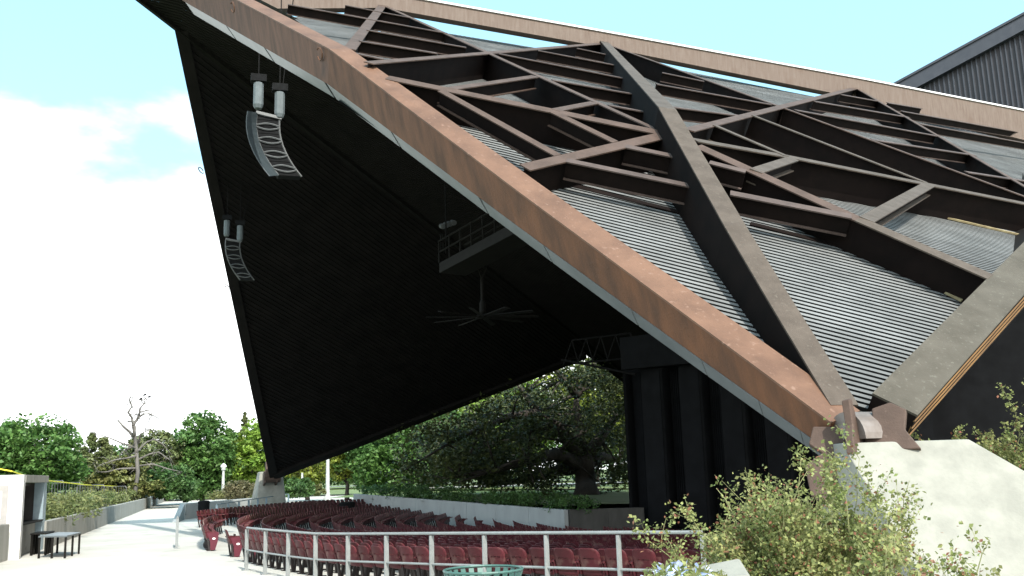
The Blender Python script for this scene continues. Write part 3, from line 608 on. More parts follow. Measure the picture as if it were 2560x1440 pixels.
# ------------------------------------------------------------------ seats
def seat_meshes():
    q = MB(); nx = 8; prof = []     # backrest: curved shell with rounded top and a slot
    zs = [.44, .50, .56, .62, .655, .68, .74, .79, .82, .845]
    ws = [.195, .21, .222, .228, .23, .23, .228, .215, .185, .13]
    for side in (0, 1):
        for z, w_ in zip(zs, ws):
            for i in range(nx+1):
                x = -w_+2*w_*i/nx; y = -.20-(z-.44)*.30+.05*(1-(x/.23)**2)*-1*.6 - side*.022
                q.v.append((x, y, z))
    k = nx+1; n0 = len(zs)*k
    for side in (0, 1):
        for j in range(len(zs)-1):
            for i in range(nx):
                if j == 4 and 2 <= i <= 5: continue
                f = (side*n0+j*k+i, side*n0+j*k+i+1, side*n0+(j+1)*k+i+1, side*n0+(j+1)*k+i)
                q.f.append(f if side else f[::-1]); q.mi.append(0)
    rim = [i for i in range(k)]+[j*k+nx for j in range(1, len(zs))]+[(len(zs)-1)*k+i for i in range(nx-1, -1, -1)]+[j*k for j in range(len(zs)-2, 0, -1)]
    for a, b_ in zip(rim, rim[1:]+rim[:1]): q.f.append((a, b_, n0+b_, n0+a)); q.mi.append(0)
    back = q.mesh('seat_backrest', M['seat'], True)
    q = MB(); n = 6; pr = [(-.175, .60), (-.19, .50), (-.215, .42), (-.20, .375), (-.13, .36), (-.06, .40), (-.05, .52), (-.065, .70)]   # pan tipped up, bulging below
    for y, z in pr:
        for i in range(n+1):
            x = (-.5+i/n)*.43*(1-.06*abs(z-.5)); q.v.append((x, y-.03*(1-(2*i/n-1)**2), z))
    for j in range(len(pr)-1):
        for i in range(n): q.f.append((j*(n+1)+i, j*(n+1)+i+1, (j+1)*(n+1)+i+1, (j+1)*(n+1)+i)); q.mi.append(0)
    pan = q.mesh('seat_pan', M['seat'], True)
    q = MB(); q.bar((0, -.26, .63), (0, .12, .60), .05, .035); q.bar((0, -.255, .60), (0, -.20, .40), .035, .05)
    q.lathe([(.0, -.02), (.022, -.015), (.022, .015), (0, .02)], (0, -.29, .61), 6)
    arm = q.mesh('armrest', M['seat'])
    q = MB(); q.bar((0, -.20, .42), (0, -.14, .03), .032, .055); q.bar((0, -.06, .40), (0, -.10, .03), .028, .05); q.box((0, -.1, .015), .06, .26, .03)
    leg = q.mesh('seat_leg', M['seatmetal'])
    q = MB(); plate(q, [(-.24, .60), (.16, .61), (.13, .30), (.05, .02), (-.11, .02), (-.12, .30)], V3(0, 0, 0), V3(0, 1, 0), V3(0, 0, 1), .03, V3(1, 0, 0)); endp = q.mesh('end_panel', M['seatside'])
    q = MB(); plate(q, [(.055*math.cos(t), .032*math.sin(t)) for t in np.linspace(0, 2*math.pi, 14)[:-1]], V3(0, 0, 0), V3(0, 1, 0), V3(0, 0, 1), .012, V3(1, 0, 0)); emb = q.mesh('emblem', M['emblem'])
    # one joined light version for the seats too far to tell apart
    q = MB()
    q.hexa([(-.2, -.20, .40), (.2, -.20, .40), (.2, -.17, .40), (-.2, -.17, .40), (-.23, -.27, .68), (.23, -.27, .68), (.23, -.24, .68), (-.23, -.24, .68)])
    q.hexa([(-.23, -.27, .68), (.23, -.27, .68), (.23, -.24, .68), (-.23, -.24, .68), (-.16, -.32, .845), (.16, -.32, .845), (.16, -.29, .845), (-.16, -.29, .845)])
    q.hexa([(-.2, -.24, .38), (.2, -.24, .38), (.2, -.06, .36), (-.2, -.06, .36), (-.2, -.22, .42), (.2, -.22, .42), (.2, -.09, .66), (-.2, -.09, .66)])
    for sx in (-1, 1): q.bar((sx*.255, -.26, .62), (sx*.255, .1, .60), .045, .035); q.bar((sx*.255, -.2, .45), (sx*.255, -.1, 0), .035, .06, mi=1)
    return back, pan, arm, leg, endp, emb, q
BACK, PAN, ARM, LEG, ENDP, EMB, LOW = seat_meshes()
ORD = ['zeroth', 'first', 'second', 'third', 'fourth', 'fifth', 'sixth', 'seventh', 'eighth', 'ninth', 'tenth', 'eleventh', 'twelfth', 'thirteenth', 'fourteenth', 'fifteenth', 'sixteenth', 'seventeenth', 'eighteenth', 'nineteenth']
TENS = {2: ('twentieth', 'twenty'), 3: ('thirtieth', 'thirty'), 4: ('fortieth', 'forty'), 5: ('fiftieth', 'fifty'), 6: ('sixtieth', 'sixty'), 7: ('seventieth', 'seventy'), 8: ('eightieth', 'eighty'), 9: ('ninetieth', 'ninety')}
def ordw(n): return ORD[n] if n < 20 else (TENS[n//10][0] if n % 10 == 0 else TENS[n//10][1]+'-'+ORD[n % 10])
seats = []     # (row, order, x, y, z, facing, end)
PITCH_S = .56
def wall_limit(r):     # angle at which a row meets the aisle along the back wall
    for k in range(400):
        ph = -20+k*.1; x, y = SC[0]-r*math.cos(R(ph)), SC[1]-r*math.sin(R(ph))
        if leftof(x, y, WB0, WB1)/25.1 < -1.5: return ph
    return 10
def put_row(row, r, ph0, ph1, first_end=True, last_end=False):
    n = int(R(ph1-ph0)*r/PITCH_S); out = []
    for i in range(n):
        ph = R(ph0)+(i+.5)*PITCH_S/r; x, y = SC[0]-r*math.cos(ph), SC[1]-r*math.sin(ph)
        z = gz(x, y); px = proj((x, y, z+.6))
        if px[2] < 1 or px[0] < -30 or px[0] > 1985 or px[1] > 1475: continue
        out.append((row, i, x, y, z, ph, (i == 0 and first_end) or (i == n-1 and last_end)))
    seats.extend(out)
put_row(0, 46.4, 28.0, 50, True, False); put_row(0, 46.4, 25.1, 25.9, True, True); put_row(0, 46.75, 8, 22.3, False, True)
for r_, p0, p1 in ((49.3, -19, .8), (48.35, -20, .6), (47.4, -21, 0.4)): put_row(-1, r_, p0, p1, False, True)
for i in range(1, 22):
    r_ = 46.4-.95*i
    lo = max(wall_limit(r_), -24); put_row(i, r_, lo, 52+i*.15, True, False)
put_row(0, 46.4, -23, 2.2, False, True)
def sdist(s_): return math.hypot(s_[2], s_[3])
rowcount = {}
vis = [s_ for s_ in seats if 0 <= proj((s_[2], s_[3], s_[4]+.6))[0] <= 1960]
vis.sort(key=lambda s_: sdist(s_)+ (0 if s_[0] <= 3 else 3.0*(s_[0]-3)))
near = vis[:300]; far = [s_ for s_ in seats if s_ not in set(near)]
rows = {}
for s_ in near: rows.setdefault(s_[0], []).append(s_)
for row, L_ in rows.items():
    L_.sort(key=lambda s_: s_[5])
    for k, s_ in enumerate(L_):
        _, _, x, y, z, ph, end = s_
        rn = {-1: 'outermost far row', 0: 'row along the pale railing'}.get(row, ordw(row)+' row in from the railing' if row > 0 else '')
        lone = row == 0 and 25 < math.degrees(ph) < 26
        lab = 'lone maroon seat standing in the aisle with white oval on its side' if lone else f"maroon tip-up seat, {ordw(k+1)} from the aisle end, {rn}"
        c = empty('stadium_seat', lab, 'seat', (x, y, z), -math.pi/2+ph+0, 'maroon seats in curved rows')
        c.rotation_euler = (0, 0, ph-math.pi/2)
        child(BACK, 'backrest', c); child(PAN, 'seat_pan', c)
        for sx in (-.255, .255): child(ARM, 'armrest', c, (sx, 0, 0)); child(LEG, 'leg', c, (sx*1.02, 0, 0))
        if end:
            sx = -.29 if (k == 0 or lone) and not (row == 0 and math.degrees(ph) < 23) else .29
            for sx in ((-.29, .29) if lone else (sx,)):
                e = child(ENDP, 'end_panel', c, (sx, 0, 0)); child(EMB, 'emblem', e, (.016 if sx > 0 else -.016, .0, .40))
lv = np.array(LOW.v); allv = []; allf = []; ami = []
for s_ in far:
    ph = s_[5]-math.pi/2; ca, sa = math.cos(ph), math.sin(ph); k = len(allv)*len(lv)
    allv.append(np.c_[lv[:, 0]*ca-lv[:, 1]*sa+s_[2], lv[:, 0]*sa+lv[:, 1]*ca+s_[3], lv[:, 2]+s_[4]])
    allf += [tuple(i+k for i in f) for f in LOW.f]; ami += LOW.mi
q = MB(); q.v = [tuple(p) for p in np.concatenate(allv)]; q.f = allf; q.mi = ami
tag(q.build('stadium_seat_bank', [M['seat'], M['seatmetal']]), 'dark bank of remaining maroon seats receding under the roof', 'seats', kind='stuff')
print('seats', len(seats), 'individual', len(near))

# ------------------------------------------------------------------ ticket booth, table, posts on the left
wd = unit(V3(*(WL1-WL0)[:2], 0)); wn = V3(wd[1], -wd[0], 0)      # along the wall, and out of it toward the aisle
K0 = onz(47, 1398); K1 = K0+wd*5.0
booth = empty('ticket_booth', 'white and grey concrete ticket booth with dark open window at left edge', 'booth', tuple(K0))
binv = Matrix.Translation(-Vector(booth.location))
def bb_(q, nm, m, bevel=0, par=None):
    o = q.build(nm, m, bevel=bevel); o.parent = booth; o.matrix_parent_inverse = binv; return o
lx = -wn; HB = 2.72
def bx(o_, a0, a1, b0, b1, z0, z1):    # box in booth axes: a along the wall, b back from the face
    q = MB(); P_ = lambda a, b2, z: K0+wd*a+lx*b2+V3(0, 0, z); q.hexa([P_(a0, b0, z0), P_(a1, b0, z0), P_(a1, b1, z0), P_(a0, b1, z0), P_(a0, b0, z1), P_(a1, b0, z1), P_(a1, b1, z1), P_(a0, b1, z1)]); return q
bb_(bx(0, 0, .32, 0, 6, 0, HB), 'end_wall', M['whitewall'])
bb_(bx(0, .322, 4.98, -.02, 4, HB-.26, HB-.01), 'roof_slab', M['wallconc'], .01)
bb_(bx(0, 4.35, 4.5, .36, 1.3, 0, HB-.27), 'return_wall', M['niche'])
bb_(bx(0, .325, 4.3, .25, .45, 0, 1.05), 'counter_wall', M['wallconc'])
bb_(bx(0, .325, 4.3, .0, .6, 1.055, 1.12), 'counter', M['dim'])
bb_(bx(0, .325, 4.95, 1.3, 1.5, 0, HB-.22), 'back_wall', M['niche'])
bb_(bx(0, .33, 4.34, .5, 1.29, HB-.36, HB-.28), 'lintel', M['niche'])
bb_(bx(0, 4.3, 4.95, .02, .35, 0, HB-.22), 'pillar', M['gate'])
q = bx(0, .5, 2.0, .70, .74, 1.2, 2.35); bb_(q, 'window_pane', M['glassdark'])
for a0, a1, z0, z1 in ((.42, .5, 1.15, 2.42), (2.0, 2.08, 1.15, 2.42), (.5, 2.0, 2.35, 2.42), (.5, 2.0, 1.13, 1.2)): bb_(bx(0, a0, a1, .68, .76, z0, z1), 'window_frame', M['greysheet'])
q = MB()
def fx(b0, b1, z0, z1, t0, t1):
    q = MB(); P_ = lambda a, b2, z: K0-wd*a+lx*b2+V3(0, 0, z); q.hexa([P_(t0, b0, z0), P_(t0, b1, z0), P_(t1, b1, z0), P_(t1, b0, z0), P_(t0, b0, z1), P_(t0, b1, z1), P_(t1, b1, z1), P_(t1, b0, z1)]); return q
bb_(fx(.45, 3, 1.15, 2.38, .002, .05), 'poster_frame', M['greysheet']); bb_(fx(.62, 2.9, 1.32, 2.2, .052, .06), 'poster', M['white'])
q = MB(); a = K0-wd*.3+lx*.28; b_ = a-wd*6+lx*.3
tag((lambda: (q.hexa([a-lx*.0, b_, b_+lx*.3, a+lx*.3, a+V3(0, 0, 1.15), b_+V3(0, 0, 1.25), b_+lx*.3+V3(0, 0, 1.25), a+lx*.3+V3(0, 0, 1.15)]), q.build('concrete_wall', M['wallconc'], bevel=.02))[1])(), 'low stained concrete wall at the left edge before the booth', 'wall')
tb = empty('metal_table', 'grey metal table standing beside the ticket booth', 'table', tuple(onz(150, 1381)))
tinv = Matrix.Translation(-Vector(tb.location))
tl = [onz(96, 1340, .72), onz(166, 1339, .72), onz(203, 1330.5, .72), onz(145, 1330, .72)]
def tp(q, nm, m=M['closure']):
    o = q.build(nm, m); o.parent = tb; o.matrix_parent_inverse = tinv
q = MB(); q.hexa([p-V3(0, 0, .05) for p in tl]+tl); tp(q, 'table_top')
for p in tl+[(tl[0]+tl[1])/2, (tl[2]+tl[1])/2]:
    q = MB(); c_ = (tl[0]+tl[2])/2; p2 = p+(c_-p)*.07; q.box((p2[0], p2[1], .335), .07, .07, .67, .4); tp(q, 'leg', M['dim'])
bn = empty('metal_bench', 'dark slatted bench tucked against the booth wall under its counter', 'bench', tuple(onz(80, 1385)))
q = MB(); c0 = K0+wd*2.1-lx*.35; q.box(c0+V3(0, 0, .72), 1.5, .55, .05, math.atan2(wd[1], wd[0])); o = q.build('bench_top', M['dim']); o.parent = bn; o.matrix_parent_inverse = Matrix.Translation(-Vector(bn.location))
for a in (-.68, -.2, .25, .68):
    for s2 in (-.22, .22):
        q = MB(); p = c0+wd*a+wn*s2; q.box(p+V3(0, 0, .345), .06, .06, .69); o = q.build('leg', M['dim']); o.parent = bn; o.matrix_parent_inverse = Matrix.Translation(-Vector(bn.location))
# metal gate leaf folded against the wall end, tarpaulin, barricades, tape, poles
def world_thing(name, label, cat, parts, loc, group=None):
    r = empty(name, label, cat, tuple(loc), 0, group); inv = Matrix.Translation(-Vector(r.location))
    for nm, q, m in parts:
        o = q.build(nm, m); o.parent = r; o.matrix_parent_inverse = inv
    return r
g0, g1 = onz(375, 1268), onz(396, 1264); g1 = g0+unit(g1-g0)*1.15
parts = []
q = MB(); q.bar(g0+V3(0, 0, .1), g0+V3(0, 0, 2.0), .08, .08, wd); q.bar(g1+V3(0, 0, .15), g1+V3(0, 0, 2.15), .08, .08, wd); q.bar(g0+V3(0, 0, 2.0), g1+V3(0, 0, 2.15), .06, .06); q.bar(g0+V3(0, 0, .25), g1+V3(0, 0, .28), .06, .06); parts.append(('frame', q, M['gate']))
q = MB(); q.hexa([g0+V3(0, 0, .3), g1+V3(0, 0, .33), g1+V3(0, .03, .33), g0+V3(0, .03, .3), g0+V3(0, 0, 1.95), g1+V3(0, 0, 2.08), g1+V3(0, .03, 2.08), g0+V3(0, .03, 1.95)]); parts.append(('infill', q, M['gate']))
world_thing('metal_gate', 'pale blue metal gate leaf folded against the end of the long wall', 'gate', parts, g0)
c = at(395, 1232, 112); q = MB(); q.box((c[0], c[1], 1.6), 2.6, 2.0, 1.5, .2); qq = MB(); qq.hexa([(c[0]-1.4, c[1]-1.1, 2.352), (c[0]+1.4, c[1]-1.1, 2.352), (c[0]+1.4, c[1]+1.1, 2.352), (c[0]-1.4, c[1]+1.1, 2.352), (c[0]-1.2, c[1]-.9, 2.65), (c[0]+1.2, c[1]-.9, 2.65), (c[0]+1.2, c[1]+.9, 2.65), (c[0]-1.2, c[1]+.9, 2.65)])
world_thing('utility_cart', 'small cart with blue tarpaulin cover parked past the long wall', 'cart', [('body', q, M['gate']), ('cover', qq, M['blue'])], (c[0], c[1], .7))
def barricade(c, rz, label):
    parts = []; ca, sa = math.cos(rz), math.sin(rz); P_ = lambda x, z: V3(c[0]+x*ca, c[1]+x*sa, c[2]+z)
    q = MB(); q.tube([P_(-1.1, .2), P_(-1.1, .95), P_(-1.0, 1.08), P_(1.0, 1.08), P_(1.1, .95), P_(1.1, .2), P_(-1.1, .2)], .03, 6); parts.append(('frame', q, M['alu']))
    for k in range(9):
        q = MB(); x = -.88+.22*k; q.tube([P_(x, .2), P_(x, 1.08)], .014, 5); parts.append(('bar', q, M['alu']))
    for x in (-.8, .8): q = MB(); q.bar(P_(x, .2), P_(x, 0)+V3(-sa*.0, 0, 0), .04, .04); q.bar(P_(x, .02)+V3(sa*.3, -ca*.3, 0), P_(x, .02)-V3(sa*.3, -ca*.3, 0), .05, .03); parts.append(('foot', q, M['alu']))
    world_thing('crowd_barrier', label, 'barrier', parts, c, 'crowd barriers on the lawn')
for px, py, d, lb in ((122, 1219, 78, 'steel crowd barrier on the lawn partly hidden by the booth'), (165, 1218, 79, 'steel crowd barrier on the lawn right of the booth roof'), (226, 1219, 82, 'steel crowd barrier half behind the planted bed, right of the clear one'), (284, 1221, 88, 'steel crowd barrier mostly behind the bed, farthest right')):
    c = at(px, py+9, d); barricade((c[0], c[1], zl(c[0], c[1])), R(-6), lb)
q = MB(); tp_ = [at(-40, 1165, 60), at(30, 1178, 60), at(70, 1192, 62), at(125, 1202, 68), at(215, 1212, 80), at(300, 1216, 95), at(370, 1217, 105)]
for a, b_ in zip(tp_, tp_[1:]): q.bar(a, b_, .02, .07)
tag(q.build('caution_tape', M['tape']), 'yellow caution tape strung above the planted bed', 'tape')
def pole(px, py0, py1, d, r, label, m, base=False, globe=False, name='street_lamp', cat='street lamp'):
    a, t = at(px, py1, d), at(px, py0, d); a = V3(a[0], a[1], a[2]); H = t[2]-a[2]; parts = []
    q = MB(); q.lathe([(r*1.9, 0), (r*1.9, .25), (r*1.2, .45), (r, .8), (r*.75, H*(.84 if globe else 1))], tuple(a), 10, closed=True); parts.append(('pole', q, m))
    if globe:
        q = MB(); z = H*.84; q.lathe([(r*1.3, z), (r*1.6, z+.12), (r*1.1, z+.16)], tuple(a), 10); parts.append(('collar', q, m))
        q = MB(); hh = H*.16; q.lathe([(.12, z+.16), (.27, z+.16+hh*.35), (.24, z+.16+hh*.6), (.10, z+.16+hh*.9), (.0, z+.16+hh*1.05)], tuple(a), 12); parts.append(('globe', q, M['globe']))
    return world_thing(name, label, cat, parts, a)
pole(557, 1163, 1243, 92, .14, 'pale lamp post with white globe left of the far pier shrubs', M['post'], globe=True)
pole(671, 1161, 1240, 96, .12, 'lamp post with white globe rising behind the far concrete pier', M['post'], globe=True)
pole(819, 1148, 1252, 92, .2, 'tall plain pale post beside the gap in the far wall', M['post'], name='light_pole', cat='pole')
pole(755, 1182, 1240, 100, .13, 'short pale post half hidden by dark shrubs behind the far rail', M['post'], name='light_pole', cat='pole')
pole(435, 1180, 1250, 104, .05, 'thin grey pole at the far end of the walkway', M['post'], name='sign_pole', cat='pole')
pole(1345, 1150, 1246, 88, .16, 'sunlit pale post seen through the oak branches', M['post'], name='light_pole', cat='pole')
def bin_(px, py, d, r, h, label, z=None):
    c = at(px, py, d); z = gz(c[0], c[1]) if z is None else z; q = MB(); q.lathe([(r*.93, 0), (r, h*.9), (r*1.06, h*.92), (r*1.06, h*.97)], (c[0], c[1], z), 18, closed=True)
    l_ = MB(); l_.lathe([(r*1.0, h*.972), (r*.8, h*1.03), (.02, h*1.04)], (c[0], c[1], z), 18); world_thing('trash_can', label, 'trash can', [('barrel', q, M['black']), ('lid', l_, M['black'])], (c[0], c[1], z))
bin_(509, 1282, 66, .36, 1.08, 'black round trash can at the top of the walkway', 0)
bin_(868, 1262, 60, .48, 1.0, 'wide black bin beside the pale wall end and tall post', None)
# ------------------------------------------------------------------ line arrays, catwalk, fan
def array(px_top, px_bot, d, lab, nbox=9, scale=1.0, side=True):
    a = at(*px_top, d); bt = at(*px_bot, d); lat = unit(V3(RTV[0], RTV[1], 0)*.93+V3(0, 1, 0)*.3); dep = unit(np.cross(lat, V3(0, 0, 1))); dep = dep if dep[1] < 0 else -dep
    r = []; ctr = [a, a+(bt-a)*.33-lat*.12*scale, a+(bt-a)*.66-lat*.06*scale, bt]
    def C(f):
        x = f; p = a*(1-x)**2+2*x*(1-x)*((a+bt)/2-lat*.45*scale)+bt*x*x; return p
    W_ = .62*scale
    root_parts = []
    if side:
        q = MB(); pr = []
        for i in range(13):
            f = i/12; p = C(f); pr.append((p-lat*W_*.5, p-lat*W_*.5+dep*.9*scale-lat*.30*scale-V3(0, 0, .32*scale)))
        for (p0, p1), (p2, p3) in zip(pr, pr[1:]): e = lat*.03; q.hexa([p0, p1, p1+e, p0+e, p2, p3, p3+e, p2+e])
        root_parts.append(('side_panel', q, M['spk']))
    for s2 in (-1, 1):
        q = MB(); q.tube([C(i/10)+lat*W_*.5*s2 for i in range(11)], .028*scale, 5); root_parts.append(('side_rail', q, M['alu']))
    for k in range(nbox):
        f = (k+.5)/nbox; p = C(f); nx = C(min(1, f+.5/nbox)); pv = C(max(0, f-.5/nbox)); dn = unit(nx-pv); hh = np.linalg.norm(nx-pv)*.46
        q = MB(); e = lat*W_*.47; b3 = -dep*.35*scale
        q.hexa([p-e-dn*hh+b3, p+e-dn*hh+b3, p+e-dn*hh, p-e-dn*hh, p-e+dn*hh+b3, p+e+dn*hh+b3, p+e+dn*hh, p-e+dn*hh]); root_parts.append(('cabinet', q, M['black']))
        q = MB(); sg = 1 if k % 2 else -1
        q.tube([p+lat*W_*(-.5+t)+dn*hh*(.85 - .75*math.sin(math.pi*t))*sg+dep*.03 for t in np.linspace(0, 1, 9)], .026*scale, 5); root_parts.append(('horn_rim', q, M['alu']))
    hz = []
    for s2, dz_ in ((-.42, .0), (.42, -.22)):
        m0 = a+lat*W_*s2*1.1+V3(0, 0, .12*scale)
        q = MB(); q.lathe([(.10*scale, 0), (.14*scale, .1*scale), (.14*scale, .72*scale), (.1*scale, .75*scale)], tuple(m0+V3(0, 0, dz_*scale)), 10, closed=True); root_parts.append(('chain_bag', q, M['canvas']))
        q = MB(); q.box(m0+V3(0, 0, (dz_+.86)*scale), .42*scale, .28*scale, .2*scale, .3); root_parts.append(('chain_motor', q, M['black']))
        tp2 = m0+V3(0, 0, (dz_+.95)*scale); top = tp2+V3(0, 0, 6.5)
        # hang from the soffit above
        for pl_ in ((DKM[0], DKM[1]), (TF, spn)):
            dd = ((pl_[0]-tp2) @ pl_[1])/pl_[1][2]
            if 0 < dd < 14: top = tp2+V3(0, 0, dd); break
        q = MB(); q.tube([tp2, top], .022, 5); root_parts.append(('chain', q, M['blackmetal']))
        if s2 > 0: q = MB(); q.tube([tp2+lat*.1, top+lat*.55+V3(0, 0, -.3)], .02, 5); root_parts.append(('cable', q, M['blackmetal']))
    q = MB(); q.bar(a-lat*W_*.55, a+lat*W_*.55+V3(0, 0, -.12*scale), .12*scale, .08*scale); root_parts.append(('bumper', q, M['alu']))
    world_thing('line_array_speaker', lab, 'loudspeaker', root_parts, a, 'line arrays hung from the roof')
array((672, 284), (725, 440), 33.5, 'curved line array loudspeaker hung nearest, grey side panel showing', 9, 1.3)
array((583, 598), (618, 700), 49.6, 'smaller curved line array loudspeaker hung low at far left edge', 9, 1.13, side=False)
parts = []
ca0, ca1 = at(1098, 655, 42), at(1300, 545, 37); cn = unit(np.cross(unit(ca1-ca0), V3(0, 0, 1))); cn = cn if cn[1] > 0 else -cn
q = MB(); q.hexa([ca0-V3(0, 0, .5), ca1-V3(0, 0, .5), ca1+cn*1.4-V3(0, 0, .5), ca0+cn*1.4-V3(0, 0, .5), ca0-V3(0, 0, .05), ca1-V3(0, 0, .05), ca1+cn*1.4-V3(0, 0, .05), ca0+cn*1.4-V3(0, 0, .05)]); parts.append(('walkway', q, M['dim']))
for z in (.45, .95):
    q = MB(); q.tube([ca0+V3(0, 0, z), ca1+V3(0, 0, z)], .04, 5); parts.append(('rail', q, M['dim']))
    q = MB(); q.tube([ca0+cn*1.4+V3(0, 0, z), ca1+cn*1.4+V3(0, 0, z)], .04, 5); parts.append(('rail', q, M['dim']))
for k in range(8):
    p = ca0+(ca1-ca0)*k/7; q = MB(); q.tube([p-V3(0, 0, .05), p+V3(0, 0, 1.0)], .045, 5); parts.append(('post', q, M['dim']))
for k in range(4):
    p = at(1130-k*9, 556+k*3, 42); q = MB(); q.tube([p, p+V3(.12, -.3, -.1)], .12, 8); parts.append(('spotlight', q, M['alu']))
q = MB(); p = at(1145, 552, 42); q.tube([at(1098, 570, 42), at(1180, 530, 42)], .05, 5)
for k in range(3): q.tube([at(1102+k*6, 585, 42), at(1103+k*6, 632, 42)], .03, 5)
parts.append(('pipe', q, M['dim']))
for f in (.1, .9): q = MB(); p = ca0+(ca1-ca0)*f; q.tube([p+V3(0, 0, .9), p+V3(0, 0, 5.5)], .035, 5); parts.append(('hanger', q, M['blackmetal']))
world_thing('lighting_catwalk', 'dim lighting catwalk with round spotlights hung under the dark roof', 'catwalk', parts, ca0)
parts = []; fc = at(1207, 792, 42)
q = MB(); q.lathe([(.1, .1), (.14, .2), (.14, .6), (.07, .8), (.07, 1.7)], tuple(fc), 10, closed=True); parts.append(('motor', q, M['dim']))
q = MB(); q.lathe([(.02, -.1), (.3, -.05), (.3, .06), (.1, .1)], tuple(fc), 14); parts.append(('hub', q, M['dim']))
for k in range(10):
    t = 2*math.pi*k/10+.15; e = V3(math.cos(t), math.sin(t), 0); q = MB(); q.bar(fc+e*.25, fc+e*2.5, .22, .035, V3(0, 0, 1)+.25*V3(-e[1], e[0], 0)); parts.append(('blade', q, M['dim']))
for e in (-1, 1): q = MB(); q.tube([fc+V3(0, 0, 1.7), fc+V3(e*.5, .2, 3.2)], .04, 5); parts.append(('brace', q, M['dim']))
world_thing('ceiling_fan', 'large ten-bladed ceiling fan hanging in the dark under the roof', 'fan', parts, fc)

# ------------------------------------------------------------------ green slatted basket in the foreground
bc = at(1208, 1424, 8.5); bz = gz(bc[0], bc[1]); hB = bc[2]-bz
bsk = empty('trash_basket', 'green slatted metal litter basket with flared rim at bottom edge', 'litter basket', (bc[0], bc[1], bz))
for k in range(26):
    t = 2*math.pi*k/26; e = V3(math.cos(t), math.sin(t), 0); q = MB()
    for (r0, z0), (r1, z1) in zip([(.24, .05), (.25, hB*.62), (.27, hB*.8)], [(.25, hB*.62), (.27, hB*.8), (.335, hB*.985)]): q.bar(e*r0+V3(0, 0, z0), e*r1+V3(0, 0, z1), .045, .008, e)
    o = q.build('slat', M['basket']); o.parent = bsk
for r0, z0 in ((.335, hB), (.262, hB*.72), (.25, .08)):
    q = MB(); q.tube([V3(r0*math.cos(t), r0*math.sin(t), z0) for t in np.linspace(0, 2*math.pi, 33)], .012, 6)
    o = q.build('rim', M['basket']); o.parent = bsk
q = MB(); q.lathe([(.23, .06), (.235, hB*.93)], (0, 0, 0), 20); o = q.build('liner', M['black']); o.parent = bsk

# ------------------------------------------------------------------ foliage
def leaf_mesh(name, P_, size, m, seed=0, flat=.45, aspect=.55, bright=None):
    r = np.random.default_rng(seed); n = len(P_); P_ = np.asarray(P_)
    nr = r.normal(size=(n, 3)); nr[:, 2] = np.abs(nr[:, 2])+flat; nr /= np.linalg.norm(nr, axis=1)[:, None]
    t = r.normal(size=(n, 3)); t -= nr*(t*nr).sum(1)[:, None]; t /= np.linalg.norm(t, axis=1)[:, None]; b_ = np.cross(nr, t)
    s = size*(.6+.8*r.random(n))[:, None]
    v = np.empty((n, 4, 3)); v[:, 0] = P_-t*s*.5; v[:, 1] = P_+b_*s*.5*aspect+nr*s*.06; v[:, 2] = P_+t*s*.5; v[:, 3] = P_-b_*s*.5*aspect+nr*s*.06
    me = bpy.data.meshes.new(name); me.vertices.add(n*4); me.vertices.foreach_set('co', v.reshape(-1)); me.loops.add(n*4); me.loops.foreach_set('vertex_index', np.arange(n*4, dtype=np.int32))
    me.polygons.add(n); me.polygons.foreach_set('loop_start', np.arange(0, n*4, 4, dtype=np.int32)); me.materials.append(m); me.update(calc_edges=True); return me
def clumps(centers, per, rad, seed=0, squash=.7):
    r = np.random.default_rng(seed); out = []
    rads = rad if hasattr(rad, '__len__') else [rad]*len(centers)
    for c, rad in zip(centers, rads):
        d = r.normal(size=(per, 3)); d /= np.linalg.norm(d, axis=1)[:, None]; rr = rad*(.55+.75*r.random())*(.35+.65*r.random(per)**.5)
        q = d*rr[:, None]; q[:, 2] *= squash; out.append(np.asarray(c)+q)
    return np.concatenate(out)
